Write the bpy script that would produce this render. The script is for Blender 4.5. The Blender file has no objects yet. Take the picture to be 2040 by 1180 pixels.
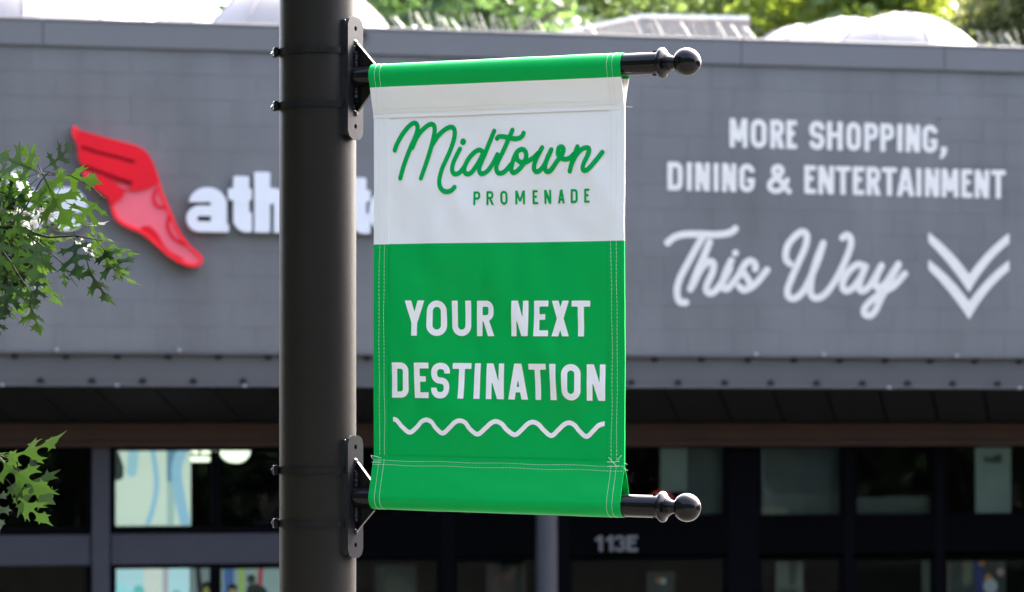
import bpy, math, random
import numpy as np
from mathutils import Vector, Matrix, noise

sc = bpy.context.scene
COL = sc.collection
R = math.radians

# ------------------------------------------------------------------ camera, sky, sun, exposure
CAMZ = 3.1            # lens height; the lens looks level along +Y and is shifted upward
F = 5667.0            # focal length in photo pixels (100 mm on a 36 mm wide, 2040 px frame)
CX, HY = 1020.0, 850.0
cam_d = bpy.data.cameras.new('camera')
cam_d.sensor_width = 36.0
cam_d.lens = 100.0
cam_d.shift_y = (HY - 590.0) / 2040.0
cam_d.clip_start = 0.1
cam_d.clip_end = 2000.0
cam_d.dof.use_dof = True
cam_d.dof.focus_distance = 4.43
cam_d.dof.aperture_fstop = 9.2
cam_d.dof.aperture_blades = 9
cam = bpy.data.objects.new('camera', cam_d)
cam.location = (0, 0, CAMZ)
cam.rotation_euler = (R(90), 0, 0)
COL.objects.link(cam)
sc.camera = cam

SUN_EL = R(46)
SUN_DIR = Vector((0.60, 0.80, 0)).normalized()      # horizontal direction towards the sun: behind the shop, to the right
world = bpy.data.worlds.new('World')
sc.world = world
world.use_nodes = True
wn = world.node_tree
sky = wn.nodes.new('ShaderNodeTexSky')
sky.sky_type = 'NISHITA'
sky.sun_disc = False
sky.sun_elevation = SUN_EL
sky.sun_rotation = math.atan2(SUN_DIR.x, SUN_DIR.y)
sky.air_density = 0.5
sky.dust_density = 6.0
sky.ozone_density = 0.0
bg = wn.nodes['Background']
bg.inputs['Strength'].default_value = 0.15
wn.links.new(sky.outputs[0], bg.inputs[0])

sun_d = bpy.data.lights.new('sun', 'SUN')
sun_d.energy = 2.0
sun_d.angle = R(0.53)
sun_d.color = (1.0, 0.965, 0.91)
sun = bpy.data.objects.new('sun', sun_d)
to_sun = Vector((SUN_DIR.x * math.cos(SUN_EL), SUN_DIR.y * math.cos(SUN_EL), math.sin(SUN_EL)))
sun.rotation_euler = to_sun.to_track_quat('Z', 'Y').to_euler()
sun.location = (0, 0, 30)
COL.objects.link(sun)

sc.view_settings.view_transform = 'Standard'
sc.view_settings.look = 'None'
sc.view_settings.gamma = 1.0
sc.view_settings.use_curve_mapping = False
sc.view_settings.exposure = 3.8
sc.cycles.use_denoising = True
sc.cycles.max_bounces = 8
sc.cycles.transparent_max_bounces = 12
sc.cycles.caustics_reflective = False
sc.cycles.caustics_refractive = False
sc.cycles.sample_clamp_indirect = 6.0

# ------------------------------------------------------------------ helpers
def srgb(r, g, b):
    def f(c):
        c /= 255.0
        return c / 12.92 if c <= 0.04045 else ((c + 0.055) / 1.055) ** 2.4
    return (f(r), f(g), f(b))

def mat(name, col, rough=0.6, metal=0.0, var=0.06, scale=6.0, bump=0.0, bscale=60.0, spec=0.5,
        emit=None, estr=0.0, trans=None, tfac=0.0, detail=4.0, coat=0.0, stretch=None):
    m = bpy.data.materials.new(name)
    m.use_nodes = True
    nt = m.node_tree
    p = nt.nodes['Principled BSDF']
    p.inputs['Roughness'].default_value = rough
    p.inputs['Metallic'].default_value = metal
    p.inputs['Specular IOR Level'].default_value = spec
    if coat:
        p.inputs['Coat Weight'].default_value = coat
        p.inputs['Coat Roughness'].default_value = 0.12
    tc = nt.nodes.new('ShaderNodeTexCoord')
    src = tc.outputs['Object']
    if stretch:
        mp = nt.nodes.new('ShaderNodeMapping')
        mp.inputs['Scale'].default_value = stretch
        nt.links.new(src, mp.inputs[0])
        src = mp.outputs[0]
    nz = nt.nodes.new('ShaderNodeTexNoise')
    nz.inputs['Scale'].default_value = scale
    nz.inputs['Detail'].default_value = detail
    nt.links.new(src, nz.inputs['Vector'])
    rp = nt.nodes.new('ShaderNodeValToRGB')
    rp.color_ramp.elements[0].position = 0.3
    rp.color_ramp.elements[1].position = 0.7
    lo = tuple(max(0, c * (1 - var)) for c in col)
    hi = tuple(min(1, c * (1 + var)) for c in col)
    rp.color_ramp.elements[0].color = (*lo, 1)
    rp.color_ramp.elements[1].color = (*hi, 1)
    nt.links.new(nz.outputs[0], rp.inputs[0])
    nt.links.new(rp.outputs[0], p.inputs['Base Color'])
    if bump:
        nb = nt.nodes.new('ShaderNodeTexNoise')
        nb.inputs['Scale'].default_value = bscale
        nb.inputs['Detail'].default_value = 3.0
        nt.links.new(tc.outputs['Object'], nb.inputs['Vector'])
        bp = nt.nodes.new('ShaderNodeBump')
        bp.inputs['Strength'].default_value = bump
        bp.inputs['Distance'].default_value = 0.01
        nt.links.new(nb.outputs[0], bp.inputs['Height'])
        nt.links.new(bp.outputs[0], p.inputs['Normal'])
    if emit:
        p.inputs['Emission Color'].default_value = (*emit, 1)
        p.inputs['Emission Strength'].default_value = estr
    if trans:
        tr = nt.nodes.new('ShaderNodeBsdfTranslucent')
        tr.inputs[0].default_value = (*trans, 1)
        mx = nt.nodes.new('ShaderNodeMixShader')
        mx.inputs[0].default_value = tfac
        nt.links.new(p.outputs[0], mx.inputs[1])
        nt.links.new(tr.outputs[0], mx.inputs[2])
        nt.links.new(mx.outputs[0], nt.nodes['Material Output'].inputs[0])
    return m

def glass_mat(name, tint, reflect_rough=0.02, ior=1.45):
    """Thin window glass: mostly clear, with a Fresnel reflection."""
    m = bpy.data.materials.new(name)
    m.use_nodes = True
    nt = m.node_tree
    nt.nodes.remove(nt.nodes['Principled BSDF'])
    t = nt.nodes.new('ShaderNodeBsdfTransparent'); t.inputs[0].default_value = (*tint, 1)
    g = nt.nodes.new('ShaderNodeBsdfGlossy'); g.inputs['Roughness'].default_value = reflect_rough
    fr = nt.nodes.new('ShaderNodeFresnel'); fr.inputs[0].default_value = ior
    mx = nt.nodes.new('ShaderNodeMixShader')
    nt.links.new(fr.outputs[0], mx.inputs[0])
    nt.links.new(t.outputs[0], mx.inputs[1])
    nt.links.new(g.outputs[0], mx.inputs[2])
    nt.links.new(mx.outputs[0], nt.nodes['Material Output'].inputs[0])
    return m

class MB:
    """Collects polygons; build() links them as one mesh object."""
    def __init__(self):
        self.v, self.f = [], []
    def add(self, vs, fs):
        o = len(self.v)
        self.v.extend([tuple(map(float, p)) for p in vs])
        self.f.extend([tuple(i + o for i in f) for f in fs])
        return self
    def box(self, x0, x1, y0, y1, z0, z1, c=0.0):
        if c <= 0:
            vs = [(x0,y0,z0),(x1,y0,z0),(x1,y1,z0),(x0,y1,z0),(x0,y0,z1),(x1,y0,z1),(x1,y1,z1),(x0,y1,z1)]
            return self.add(vs, [(0,3,2,1),(4,5,6,7),(0,1,5,4),(1,2,6,5),(2,3,7,6),(3,0,4,7)])
        vs = []
        for x in (0, 1):
            for y in (0, 1):
                for z in (0, 1):
                    X, Y, Z = (x0, x1)[x], (y0, y1)[y], (z0, z1)[z]
                    sx, sy, sz = (c, -c)[x], (c, -c)[y], (c, -c)[z]
                    vs += [(X, Y + sy, Z + sz), (X + sx, Y, Z + sz), (X + sx, Y + sy, Z)]
        i = lambda x, y, z, k: (x * 4 + y * 2 + z) * 3 + k
        fs = []
        for a in (0, 1):
            fs.append([i(a,0,0,0), i(a,1,0,0), i(a,1,1,0), i(a,0,1,0)][:: 1 if a else -1])
            fs.append([i(0,a,0,1), i(1,a,0,1), i(1,a,1,1), i(0,a,1,1)][:: -1 if a else 1])
            fs.append([i(0,0,a,2), i(1,0,a,2), i(1,1,a,2), i(0,1,a,2)][:: 1 if a else -1])
        for a in (0, 1):
            for b in (0, 1):
                fs.append([i(a,b,0,0), i(a,b,1,0), i(a,b,1,1), i(a,b,0,1)])
                fs.append([i(a,0,b,0), i(a,1,b,0), i(a,1,b,2), i(a,0,b,2)])
                fs.append([i(0,a,b,1), i(1,a,b,1), i(1,a,b,2), i(0,a,b,2)])
                for z in (0, 1):
                    fs.append([i(a,b,z,0), i(a,b,z,1), i(a,b,z,2)])
        return self.add(vs, fs)
    def tube(self, pts, rad, n=10, cap=True):
        pts = [Vector(p) for p in pts]
        rads = rad if isinstance(rad, (list, tuple)) else [rad] * len(pts)
        vs, fs = [], []
        up = Vector((0, 0, 1))
        for k, p in enumerate(pts):
            d = (pts[min(k + 1, len(pts) - 1)] - pts[max(k - 1, 0)]).normalized()
            a = d.cross(up)
            if a.length < 1e-3:
                a = d.cross(Vector((0, 1, 0)))
            a.normalize()
            b = d.cross(a)
            for j in range(n):
                t = 2 * math.pi * j / n
                vs.append(p + (a * math.cos(t) + b * math.sin(t)) * rads[k])
        for k in range(len(pts) - 1):
            for j in range(n):
                q = (j + 1) % n
                fs.append((k*n + j, k*n + q, (k+1)*n + q, (k+1)*n + j))
        if cap:
            fs.append(tuple(range(n)))
            fs.append(tuple((len(pts)-1)*n + j for j in reversed(range(n))))
        return self.add(vs, fs)
    def lathe_x(self, prof, n=32, zoff=lambda u: 0.0):
        """Profile of (x, radius) turned about the x axis."""
        vs, fs = [], []
        for (x, r) in prof:
            for j in range(n):
                t = 2 * math.pi * j / n
                vs.append((x, r * math.cos(t), r * math.sin(t) + zoff(x)))
        for k in range(len(prof) - 1):
            for j in range(n):
                q = (j + 1) % n
                fs.append((k*n + j, k*n + q, (k+1)*n + q, (k+1)*n + j))
        fs.append(tuple(range(n))); fs.append(tuple((len(prof)-1)*n + j for j in reversed(range(n))))
        return self.add(vs, fs)
    def prism_xz(self, poly, y0, y1):
        n = len(poly)
        vs = [(x, y0, z) for x, z in poly] + [(x, y1, z) for x, z in poly]
        fs = [tuple(range(n)), tuple(reversed(range(n, 2 * n)))]
        fs += [(i, i + n, (i + 1) % n + n, (i + 1) % n) for i in range(n)]
        return self.add(vs, fs)
    def mesh(self, name, material, smooth=False, org=(0, 0, 0)):
        me = bpy.data.meshes.new(name)
        me.from_pydata([(x - org[0], y - org[1], z - org[2]) for x, y, z in self.v], [], self.f)
        me.validate()
        import bmesh
        b = bmesh.new(); b.from_mesh(me)
        bmesh.ops.recalc_face_normals(b, faces=b.faces)
        b.to_mesh(me); b.free()
        if smooth:
            me.polygons.foreach_set('use_smooth', [True] * len(me.polygons))
            me.set_sharp_from_angle(angle=R(40))
        if material:
            me.materials.append(material)
        return me
    def build(self, name, material, parent=None, smooth=False, org=(0, 0, 0)):
        return link(name, self.mesh(name, material, smooth, org), parent)

def link(name, me, parent=None):
    o = bpy.data.objects.new(name, me)
    COL.objects.link(o)
    if parent:
        o.parent = parent
    return o

def tag(o, label=None, cat=None, group=None, kind=None):
    if label: o['label'] = label
    if cat: o['category'] = cat
    if group: o['group'] = group
    if kind: o['kind'] = kind
    return o

def empty(name, loc, rot=(0, 0, 0), **kw):
    o = bpy.data.objects.new(name, None)
    o.empty_display_size = 0.1
    o.location = loc
    o.rotation_euler = rot
    COL.objects.link(o)
    return tag(o, **kw)

# ---- signed distance shapes for lettering (numpy arrays in, arrays out)
def s_box(x0, y0, x1, y1):
    cx, cy, hx, hy = (x0+x1)/2, (y0+y1)/2, (x1-x0)/2, (y1-y0)/2
    def f(X, Y):
        qx, qy = np.abs(X-cx)-hx, np.abs(Y-cy)-hy
        return np.hypot(np.maximum(qx, 0), np.maximum(qy, 0)) + np.minimum(np.maximum(qx, qy), 0)
    return f
def s_rbox(x0, y0, x1, y1, rl, rr):
    """Rounded box with its own radius for the left and for the right corners."""
    cx, cy, hx, hy = (x0+x1)/2, (y0+y1)/2, (x1-x0)/2, (y1-y0)/2
    def f(X, Y):
        r = np.where(X < cx, rl, rr)
        qx, qy = np.abs(X-cx)-hx+r, np.abs(Y-cy)-hy+r
        return np.minimum(np.maximum(qx, qy), 0) + np.hypot(np.maximum(qx, 0), np.maximum(qy, 0)) - r
    return f
def s_ring(x0, y0, x1, y1, rl, rr, t):
    g = s_rbox(x0, y0, x1, y1, rl, rr)
    return lambda X, Y: np.abs(g(X, Y) + t/2) - t/2
def s_poly(pts):
    P = np.array(pts, float)
    def f(X, Y):
        d = np.full(X.shape, 1e18); s = np.ones(X.shape)
        n = len(P)
        for i in range(n):
            a, b = P[i], P[i-1]
            ex, ey = b[0]-a[0], b[1]-a[1]
            wx, wy = X-a[0], Y-a[1]
            t = np.clip((wx*ex+wy*ey)/(ex*ex+ey*ey+1e-18), 0, 1)
            d = np.minimum(d, (wx-ex*t)**2+(wy-ey*t)**2)
            c1, c2, c3 = Y >= a[1], Y < b[1], ex*wy > ey*wx
            flip = (c1 & c2 & c3) | (~c1 & ~c2 & ~c3)
            s = np.where(flip, -s, s)
        return s*np.sqrt(d)
    return f
def smooth_path(pts, k=6):
    P = [np.array(p, float) for p in pts]
    if len(P) < 3:
        return P
    out = []
    Q = [2*P[0]-P[1]] + P + [2*P[-1]-P[-2]]
    for i in range(1, len(Q)-2):
        p0, p1, p2, p3 = Q[i-1:i+3]
        for j in range(k):
            t = j/k
            out.append(0.5*((2*p1)+(-p0+p2)*t+(2*p0-5*p1+4*p2-p3)*t*t+(-p0+3*p1-3*p2+p3)*t**3))
    out.append(P[-1])
    return out
def s_path(pts, r, smooth=True):
    P = smooth_path(pts) if smooth else [np.array(p, float) for p in pts]
    if len(P) == 1:
        return lambda X, Y: np.hypot(X-P[0][0], Y-P[0][1])-r
    def f(X, Y):
        d = np.full(X.shape, 1e18)
        for a, b in zip(P[:-1], P[1:]):
            ex, ey = b-a
            t = np.clip(((X-a[0])*ex+(Y-a[1])*ey)/(ex*ex+ey*ey+1e-18), 0, 1)
            d = np.minimum(d, (X-a[0]-ex*t)**2+(Y-a[1]-ey*t)**2)
        return np.sqrt(d)-r
    return f
def U(*fs):
    def f(X, Y):
        d = fs[0](X, Y)
        for g in fs[1:]:
            d = np.minimum(d, g(X, Y))
        return d
    return f
def SUB(a, *bs):
    def f(X, Y):
        d = a(X, Y)
        for b in bs:
            d = np.maximum(d, -b(X, Y))
        return d
    return f
def AND(a, b):
    return lambda X, Y: np.maximum(a(X, Y), b(X, Y))

def glyph(ch, w, h, t):
    B, P = s_box, s_poly
    mr = lambda pts: [(w-x, y) for x, y in pts]
    ro = min(w/2, 0.30*h)
    if ch == 'I': return B(0, 0, w, h)
    if ch == 'E': return U(B(0,0,t,h), B(0,0,w,t*.92), B(0,h-t*.92,w,h), B(0,h*.46,w*.8,h*.46+t*.88))
    if ch == 'H': return U(B(0,0,t,h), B(w-t,0,w,h), B(t/2,h*.45,w-t/2,h*.45+t*.9))
    if ch == 'T': return U(B(w/2-t/2,0,w/2+t/2,h), B(0,h-t*.92,w,h))
    if ch == 'O': return s_ring(0,0,w,h,ro,ro,t)
    if ch == 'D': return s_ring(0,0,w,h,1e-5,ro*.95,t)
    if ch == 'U': return AND(s_ring(0,0,w,2*h,ro,ro,t), B(-1,-1,w+1,h))
    if ch == 'P': return U(B(0,0,t,h), s_ring(0,h*.40,w,h,1e-5,ro*.9,t*.95))
    if ch == 'R': return U(B(0,0,t,h), s_ring(0,h*.42,w*.97,h,1e-5,ro*.85,t*.95), P([(w*.34,h*.47),(w*.34+t*1.05,h*.47),(w*1.03,0),(w*1.03-t*1.15,0)]))
    if ch == 'N':
        d = [(0,h),(t*1.15,h),(w,0),(w-t*1.15,0)]
        return U(B(0,0,t*.95,h), B(w-t*.95,0,w,h), P(d))
    if ch == 'M':
        d = [(0,h),(t*1.1,h),(w/2+t*.42,h*.2),(w/2-t*.42,h*.2)]
        return U(B(0,0,t*.95,h), B(w-t*.95,0,w,h), P(d), P(mr(d)))
    if ch == 'Y':
        d = [(0,h),(t*1.12,h),(w/2+t*.5,h*.36),(w/2-t*.5,h*.36)]
        return U(P(d), P(mr(d)), B(w/2-t/2,0,w/2+t/2,h*.42))
    if ch == 'X':
        d = [(0,h),(t*1.15,h),(w,0),(w-t*1.15,0)]
        return U(P(d), P(mr(d)))
    if ch == 'A':
        tw, k = t*1.25, t*1.06
        outer = P([(0,0),(w/2-tw/2,h),(w/2+tw/2,h),(w,0)])
        m = (w/2-tw/2)/h
        ya = (w/2-k)/m
        inner = P([(k,-1e-4),(w/2,ya),(w-k,-1e-4)])
        return U(SUB(outer, inner), AND(outer, B(0,h*.2,w,h*.2+t*.85)))
    if ch == 'S':
        a = SUB(s_ring(0,h*.5-t*.48,w,h,ro*.92,ro*.92,t), B(w*.5,h*.3,w*1.2,h*.70))
        b = SUB(s_ring(0,0,w,h*.5+t*.48,ro*.92,ro*.92,t), B(-w*.2,h*.30,w*.5,h*.7))
        return U(a, b)
    if ch == 'G':
        return U(SUB(s_ring(0,0,w,h,ro,ro,t), B(w*.5,h*.5,w*1.2,h*.70)), B(w*.5,h*.5-t*.85,w,h*.5), B(w-t,h*.3,w,h*.5))
    if ch == ',': return P([(w*.25,h*.0),(w*.95,h*.0),(w*.5,-h*.75),(0,-h*.75)]) if False else U(s_box(w*.2,0,w,h), P([(w*.25,0),(w,0),(w*.45,-h*.9),(0,-h*.9)]))
    if ch == '1': return U(B(w-t,0,w,h), P([(w-t*.5,h),(0,h*.80),(0,h*.62),(w-t*.5,h*.72)]))
    if ch == '3':
        a = SUB(s_ring(0,h*.5-t*.45,w*.97,h,ro*.9,ro*.9,t), B(-w*.3,h*.2,w*.5,h*.72), B(-w*.2,h*.2,w*.32,h*.6))
        b = SUB(s_ring(0,0,w,h*.5+t*.45,ro*.9,ro*.9,t), B(-w*.3,h*.28,w*.5,h*.8), B(-w*.2,h*.4,w*.32,h*.7))
        return U(a, b)
    if ch == '&':
        s = lambda q: [(x*w, y*h) for x, y in q]
        return s_path(s([(.92,.06),(.62,.36),(.32,.66),(.28,.80),(.36,.90),(.5,.92),(.62,.84),(.60,.70),(.42,.56),(.2,.42),(.1,.26),(.18,.12),(.38,.07),(.58,.13),(.74,.28),(.84,.46)]), t*.5)
    # heavy lower case, h is the x-height
    if ch == 'a':
        r = .40*h
        top = AND(s_ring(w*.05,h*.2,w*.95,h,r,r,t*.92), B(-1,h*.665,w+1,h*2))
        return U(top, B(w*.95-t,0,w*.95,h*.7), s_ring(0,0,w*.95,h*.59,h*.29,h*.2,t*.66), B(w*.8,0,w,t*.5))
    if ch == 'e':
        return U(SUB(s_ring(0,0,w,h,w*.48,w*.48,t), B(w*.5,h*.30,w*1.2,h*.44)), B(t*.5,h*.42,w-t*.4,h*.42+t*.5))
    if ch == 't':
        return U(B(w*.22,h*.18,w*.22+t,h*1.26), B(0,h*.98-t*.72,w,h*.98), AND(s_ring(w*.22,0,w*1.4,h,h*.3,h*.3,t), B(0,0,w,h*.45)))
    if ch == 'h':
        return U(B(0,0,t,h*1.36), AND(s_ring(0,-h,w,h,w*.4,w*.46,t), B(0,0,w,h*1.1)))
    if ch == 'l': return B(0,0,w,h*1.36)
    raise KeyError(ch)

def fill(f, x0, x1, y0, y1, step):
    """Marching squares: filled 2D polygons of f < 0, and their boundary edges."""
    nx, ny = max(2, int(math.ceil((x1-x0)/step))+1), max(2, int(math.ceil((y1-y0)/step))+1)
    xs, ys = x0+np.arange(nx)*step, y0+np.arange(ny)*step
    X, Y = np.meshgrid(xs, ys, indexing='ij')
    D = f(X, Y)
    ins = D < 0
    cnt = ins[:-1,:-1].astype(int)+ins[1:,:-1]+ins[1:,1:]+ins[:-1,1:]
    V, idx, faces = [], {}, []
    def node(i, j):
        k = (i, j)
        if k not in idx:
            idx[k] = len(V); V.append((xs[i], ys[j]))
        return idx[k]
    def edge(a, b):
        k = (a, b) if a < b else (b, a)
        if k not in idx:
            da, db = D[k[0]], D[k[1]]
            t = min(max(da/(da-db), 0.02), 0.98)
            idx[k] = len(V)
            V.append((xs[k[0][0]]*(1-t)+xs[k[1][0]]*t, ys[k[0][1]]*(1-t)+ys[k[1][1]]*t))
        return idx[k]
    for i, j in np.argwhere(cnt > 0):
        i, j = int(i), int(j)
        cs = [(i,j),(i+1,j),(i+1,j+1),(i,j+1)]
        poly = []
        for k in range(4):
            a, b = cs[k], cs[(k+1) % 4]
            if ins[a]: poly.append(node(*a))
            if ins[a] != ins[b]: poly.append(edge(a, b))
        if len(poly) >= 3: faces.append(tuple(poly))
    return V, faces

def boundary(faces):
    c = {}
    for f in faces:
        for k in range(len(f)):
            a, b = f[k], f[(k+1) % len(f)]
            c[(a, b)] = 1
    return [e for e in c if (e[1], e[0]) not in c]

def sheet(V, faces, fn):
    """Flat fill laid on a surface: fn(x, y) -> 3D point."""
    m = MB(); m.v = [tuple(fn(x, y)) for x, y in V]; m.f = list(faces)
    return m
def slab(V, faces, fn, thick):
    """Flat fill with real depth: fn(x, y, k), k = 0 at the front, 1 at the back."""
    n = len(V)
    m = MB()
    m.v = [tuple(fn(x, y, 0)) for x, y in V]+[tuple(fn(x, y, 1)) for x, y in V]
    m.f = list(faces)+[tuple(i+n for i in reversed(f)) for f in faces]+[(b, a, a+n, b+n) for a, b in boundary(faces)]
    return m

# ------------------------------------------------------------------ materials
M = {}
M['paving'] = mat('asphalt', (0.052, 0.051, 0.048), 0.9, var=0.15, scale=2.0, bump=0.2, bscale=40)
M['wall'] = mat('painted_block', (0.118, 0.118, 0.115), 0.75, var=0.10, scale=1.3, bump=0.15, bscale=120, detail=6)
def wall_variation(m):
    nt = m.node_tree
    ge = nt.nodes.new('ShaderNodeNewGeometry')
    for n_ in [x for x in nt.nodes if x.type == 'TEX_NOISE']:
        for l in list(n_.inputs['Vector'].links): nt.links.remove(l)
        nt.links.new(ge.outputs['Position'], n_.inputs['Vector'])
    base = [x for x in nt.nodes if x.type == 'VALTORGB'][0]
    p = nt.nodes['Principled BSDF']
    oi = nt.nodes.new('ShaderNodeObjectInfo')
    mr = nt.nodes.new('ShaderNodeMapRange')
    mr.inputs['To Min'].default_value = 0.98; mr.inputs['To Max'].default_value = 1.02
    nt.links.new(oi.outputs['Random'], mr.inputs['Value'])
    mp = nt.nodes.new('ShaderNodeMapping'); mp.inputs['Scale'].default_value = (3.0, 3.0, 0.35)
    nt.links.new(ge.outputs['Position'], mp.inputs[0])
    st = nt.nodes.new('ShaderNodeTexNoise'); st.inputs['Scale'].default_value = 1.0; st.inputs['Detail'].default_value = 5
    nt.links.new(mp.outputs[0], st.inputs['Vector'])
    m2 = nt.nodes.new('ShaderNodeMapRange'); m2.inputs['From Min'].default_value = .3; m2.inputs['From Max'].default_value = .7
    m2.inputs['To Min'].default_value = 0.88; m2.inputs['To Max'].default_value = 1.10
    nt.links.new(st.outputs[0], m2.inputs['Value'])
    mu = nt.nodes.new('ShaderNodeMath'); mu.operation = 'MULTIPLY'
    nt.links.new(mr.outputs[0], mu.inputs[0]); nt.links.new(m2.outputs[0], mu.inputs[1])
    vm = nt.nodes.new('ShaderNodeVectorMath'); vm.operation = 'SCALE'
    nt.links.new(base.outputs[0], vm.inputs[0]); nt.links.new(mu.outputs[0], vm.inputs['Scale'])
    nt.links.new(vm.outputs[0], p.inputs['Base Color'])
wall_variation(M['wall'])
M['coping'] = mat('coping_metal', (0.106, 0.106, 0.105), 0.6, var=0.05, scale=1.0)
M['fascia'] = mat('fascia_steel', (0.060, 0.059, 0.058), 0.5, var=0.10, scale=2.0, detail=6)
M['bolt'] = mat('dark_bolt', (0.008, 0.008, 0.009), 0.6, spec=.2)
M['clip'] = mat('pale_glint', (0.35, 0.335, 0.32), 0.5)  # pale colour for the painted washer glints
M['soffit'] = mat('soffit_panel', (0.014, 0.0135, 0.015), 0.7, var=0.1, spec=.2)
M['beam'] = mat('brown_beam', (0.046, 0.025, 0.017), 0.7, var=0.15, scale=3, spec=.2)
M['post'] = mat('grey_post', (0.042, 0.042, 0.050), 0.6, var=0.05, spec=.25)
M['dark_frame'] = mat('dark_frame', (0.002, 0.002, 0.003), 0.8, spec=.04)
M['header'] = mat('dark_header', (0.0012, 0.0012, 0.0017), 0.8, spec=.03)
M['column'] = mat('column_paint', (0.05, 0.05, 0.057), 0.45, var=0.04, spec=.3)
M['inside'] = mat('dark_interior', (0.012, 0.0135, 0.0135), 0.9, spec=.05)
M['pane'] = glass_mat('window_glass', (0.80, 0.86, 0.84), 0.01, 1.14)
M['white_letter'] = mat('white_letter', (0.60, 0.605, 0.61), 0.4, var=0.03)
M['white_paint'] = mat('white_wall_paint', (0.62, 0.59, 0.525), 0.8, var=0.05, scale=12)
M['number'] = mat('grey_number', (0.11, 0.107, 0.11), 0.5)
M['sign_red'] = mat('sign_red', (0.62, 0.004, 0.014), 0.45, spec=.2, var=0.06, scale=3)
M['sign_pink'] = mat('sign_pink_red', (0.70, 0.115, 0.145), 0.45, spec=.2, var=0.06, scale=4)
M['sign_rim'] = mat('sign_red_edge', (0.85, 0.02, 0.03), 0.45, spec=.2)
M['sign_dark'] = mat('sign_dark_red', (0.26, 0.002, 0.006), 0.6, spec=.1)
M['pole'] = mat('bronze_powder_coat', (0.0112, 0.0097, 0.0082), 0.40, spec=.16, var=0.12, scale=300, bump=0.12, bscale=900)
M['black'] = mat('black_gloss', (0.004, 0.004, 0.005), 0.15, spec=.22, var=0.2, scale=20)
M['band'] = mat('black_band', (0.004, 0.004, 0.005), 0.42, spec=.22)
M['plate'] = mat('black_plate', (0.012, 0.0125, 0.015), 0.30, bump=0.03, bscale=500, spec=.22)
GREEN = (0.0, 0.37, 0.068)
WHITE = (0.82, 0.81, 0.78)
M['green_vinyl'] = mat('green_vinyl', GREEN, 0.45, spec=.11, var=0.02, bump=0.02, bscale=1500)
M['white_vinyl'] = mat('white_vinyl', WHITE, 0.5, spec=.3, var=0.01, bump=0.02, bscale=1500)
M['green_print'] = mat('green_print', (0.0, 0.36, 0.072), 0.55, var=0.02, spec=.08)
M['white_print'] = mat('white_print', (0.85, 0.83, 0.80), 0.5, var=0.01)
M['thread'] = mat('pale_thread', (0.72, 0.78, 0.70), 0.7)
M['dome'] = mat('dome_fabric', (0.16, 0.16, 0.163), 0.6, var=0.02, trans=(.12,.12,.12), tfac=.15)
M['shed'] = mat('shed_siding', (0.22, 0.20, 0.19), 0.7, var=0.06)
M['roofing'] = mat('roof_membrane', (0.45, 0.45, 0.45), 0.8)
M['spike'] = mat('pale_spike', (0.22, 0.23, 0.19), 0.5, var=0.1)
M['bark'] = mat('bark', (0.09, 0.07, 0.055), 0.9, var=0.3, scale=20, bump=0.5, bscale=60)
M['twig'] = mat('twig', (0.008, 0.007, 0.004), 0.8, spec=.1)
M['leaf'] = mat('oak_leaf', (0.0075, 0.022, 0.0105), 0.55, spec=.22, var=0.25, scale=18, trans=(0.13, 0.25, 0.008), tfac=0.30)
def leaf_variation(m):
    # each leaf a little younger or older than the next
    nt = m.node_tree
    oi = nt.nodes.new('ShaderNodeObjectInfo')
    tr = [n for n in nt.nodes if n.type == 'BSDF_TRANSLUCENT'][0]
    rp = nt.nodes.new('ShaderNodeValToRGB')
    rp.color_ramp.elements[0].color = (0.005, 0.016, 0.003, 1); rp.color_ramp.elements[1].color = (0.030, 0.066, 0.004, 1)
    nt.links.new(oi.outputs['Random'], rp.inputs[0]); nt.links.new(rp.outputs[0], tr.inputs[0])
leaf_variation(M['leaf'])
M['lamp_glow'] = mat('ceiling_lamp', (0.8, 0.8, 0.7), 0.5, emit=(0.95, 1.0, 0.78), estr=0.15)
M['steel_vent'] = mat('vent_steel', (0.5, 0.5, 0.52), 0.4)

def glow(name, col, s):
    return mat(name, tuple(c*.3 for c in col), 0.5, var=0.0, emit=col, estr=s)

# ------------------------------------------------------------------ ground
g = MB()
g.add([(-300,-120,0),(300,-120,0),(300,400,0),(-300,400,0)], [(0,1,2,3)])
tag(g.build('ground', M['paving']), kind='structure')

# ------------------------------------------------------------------ shop building: local x along the wall, y inward, z up
PHI = R(12.15)
P0Y = 23.7
cp, sp = math.cos(PHI), math.sin(PHI)
def W(px, py, d=0.0):
    """Local (s, z) on the wall plane at inward depth d, measured off the photograph."""
    r = (px-CX)/F
    s = (r*(P0Y+d*cp)+d*sp)/(cp-r*sp)
    return s, CAMZ+(HY-py)/F*(P0Y+s*sp+d*cp)
def wall_world(s, d, z):
    return (s*cp-d*sp, P0Y+s*sp+d*cp, z)
def wall_thing(name, s, d, z, **kw):
    e = empty(name, wall_world(s, d, z), (0, 0, PHI), **kw)
    return e, (s, d, z)

Z_TOP, Z_COP, Z_FT, Z_FB = CAMZ+3.29, CAMZ+3.065, CAMZ+0.605, CAMZ+0.322
S0, S1 = -9.0, 10.0
bld = empty('store_building', (0, P0Y, 0), (0, 0, PHI),
            label='grey painted block storefront with steel canopy edge and dark windows', cat='building')
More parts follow.
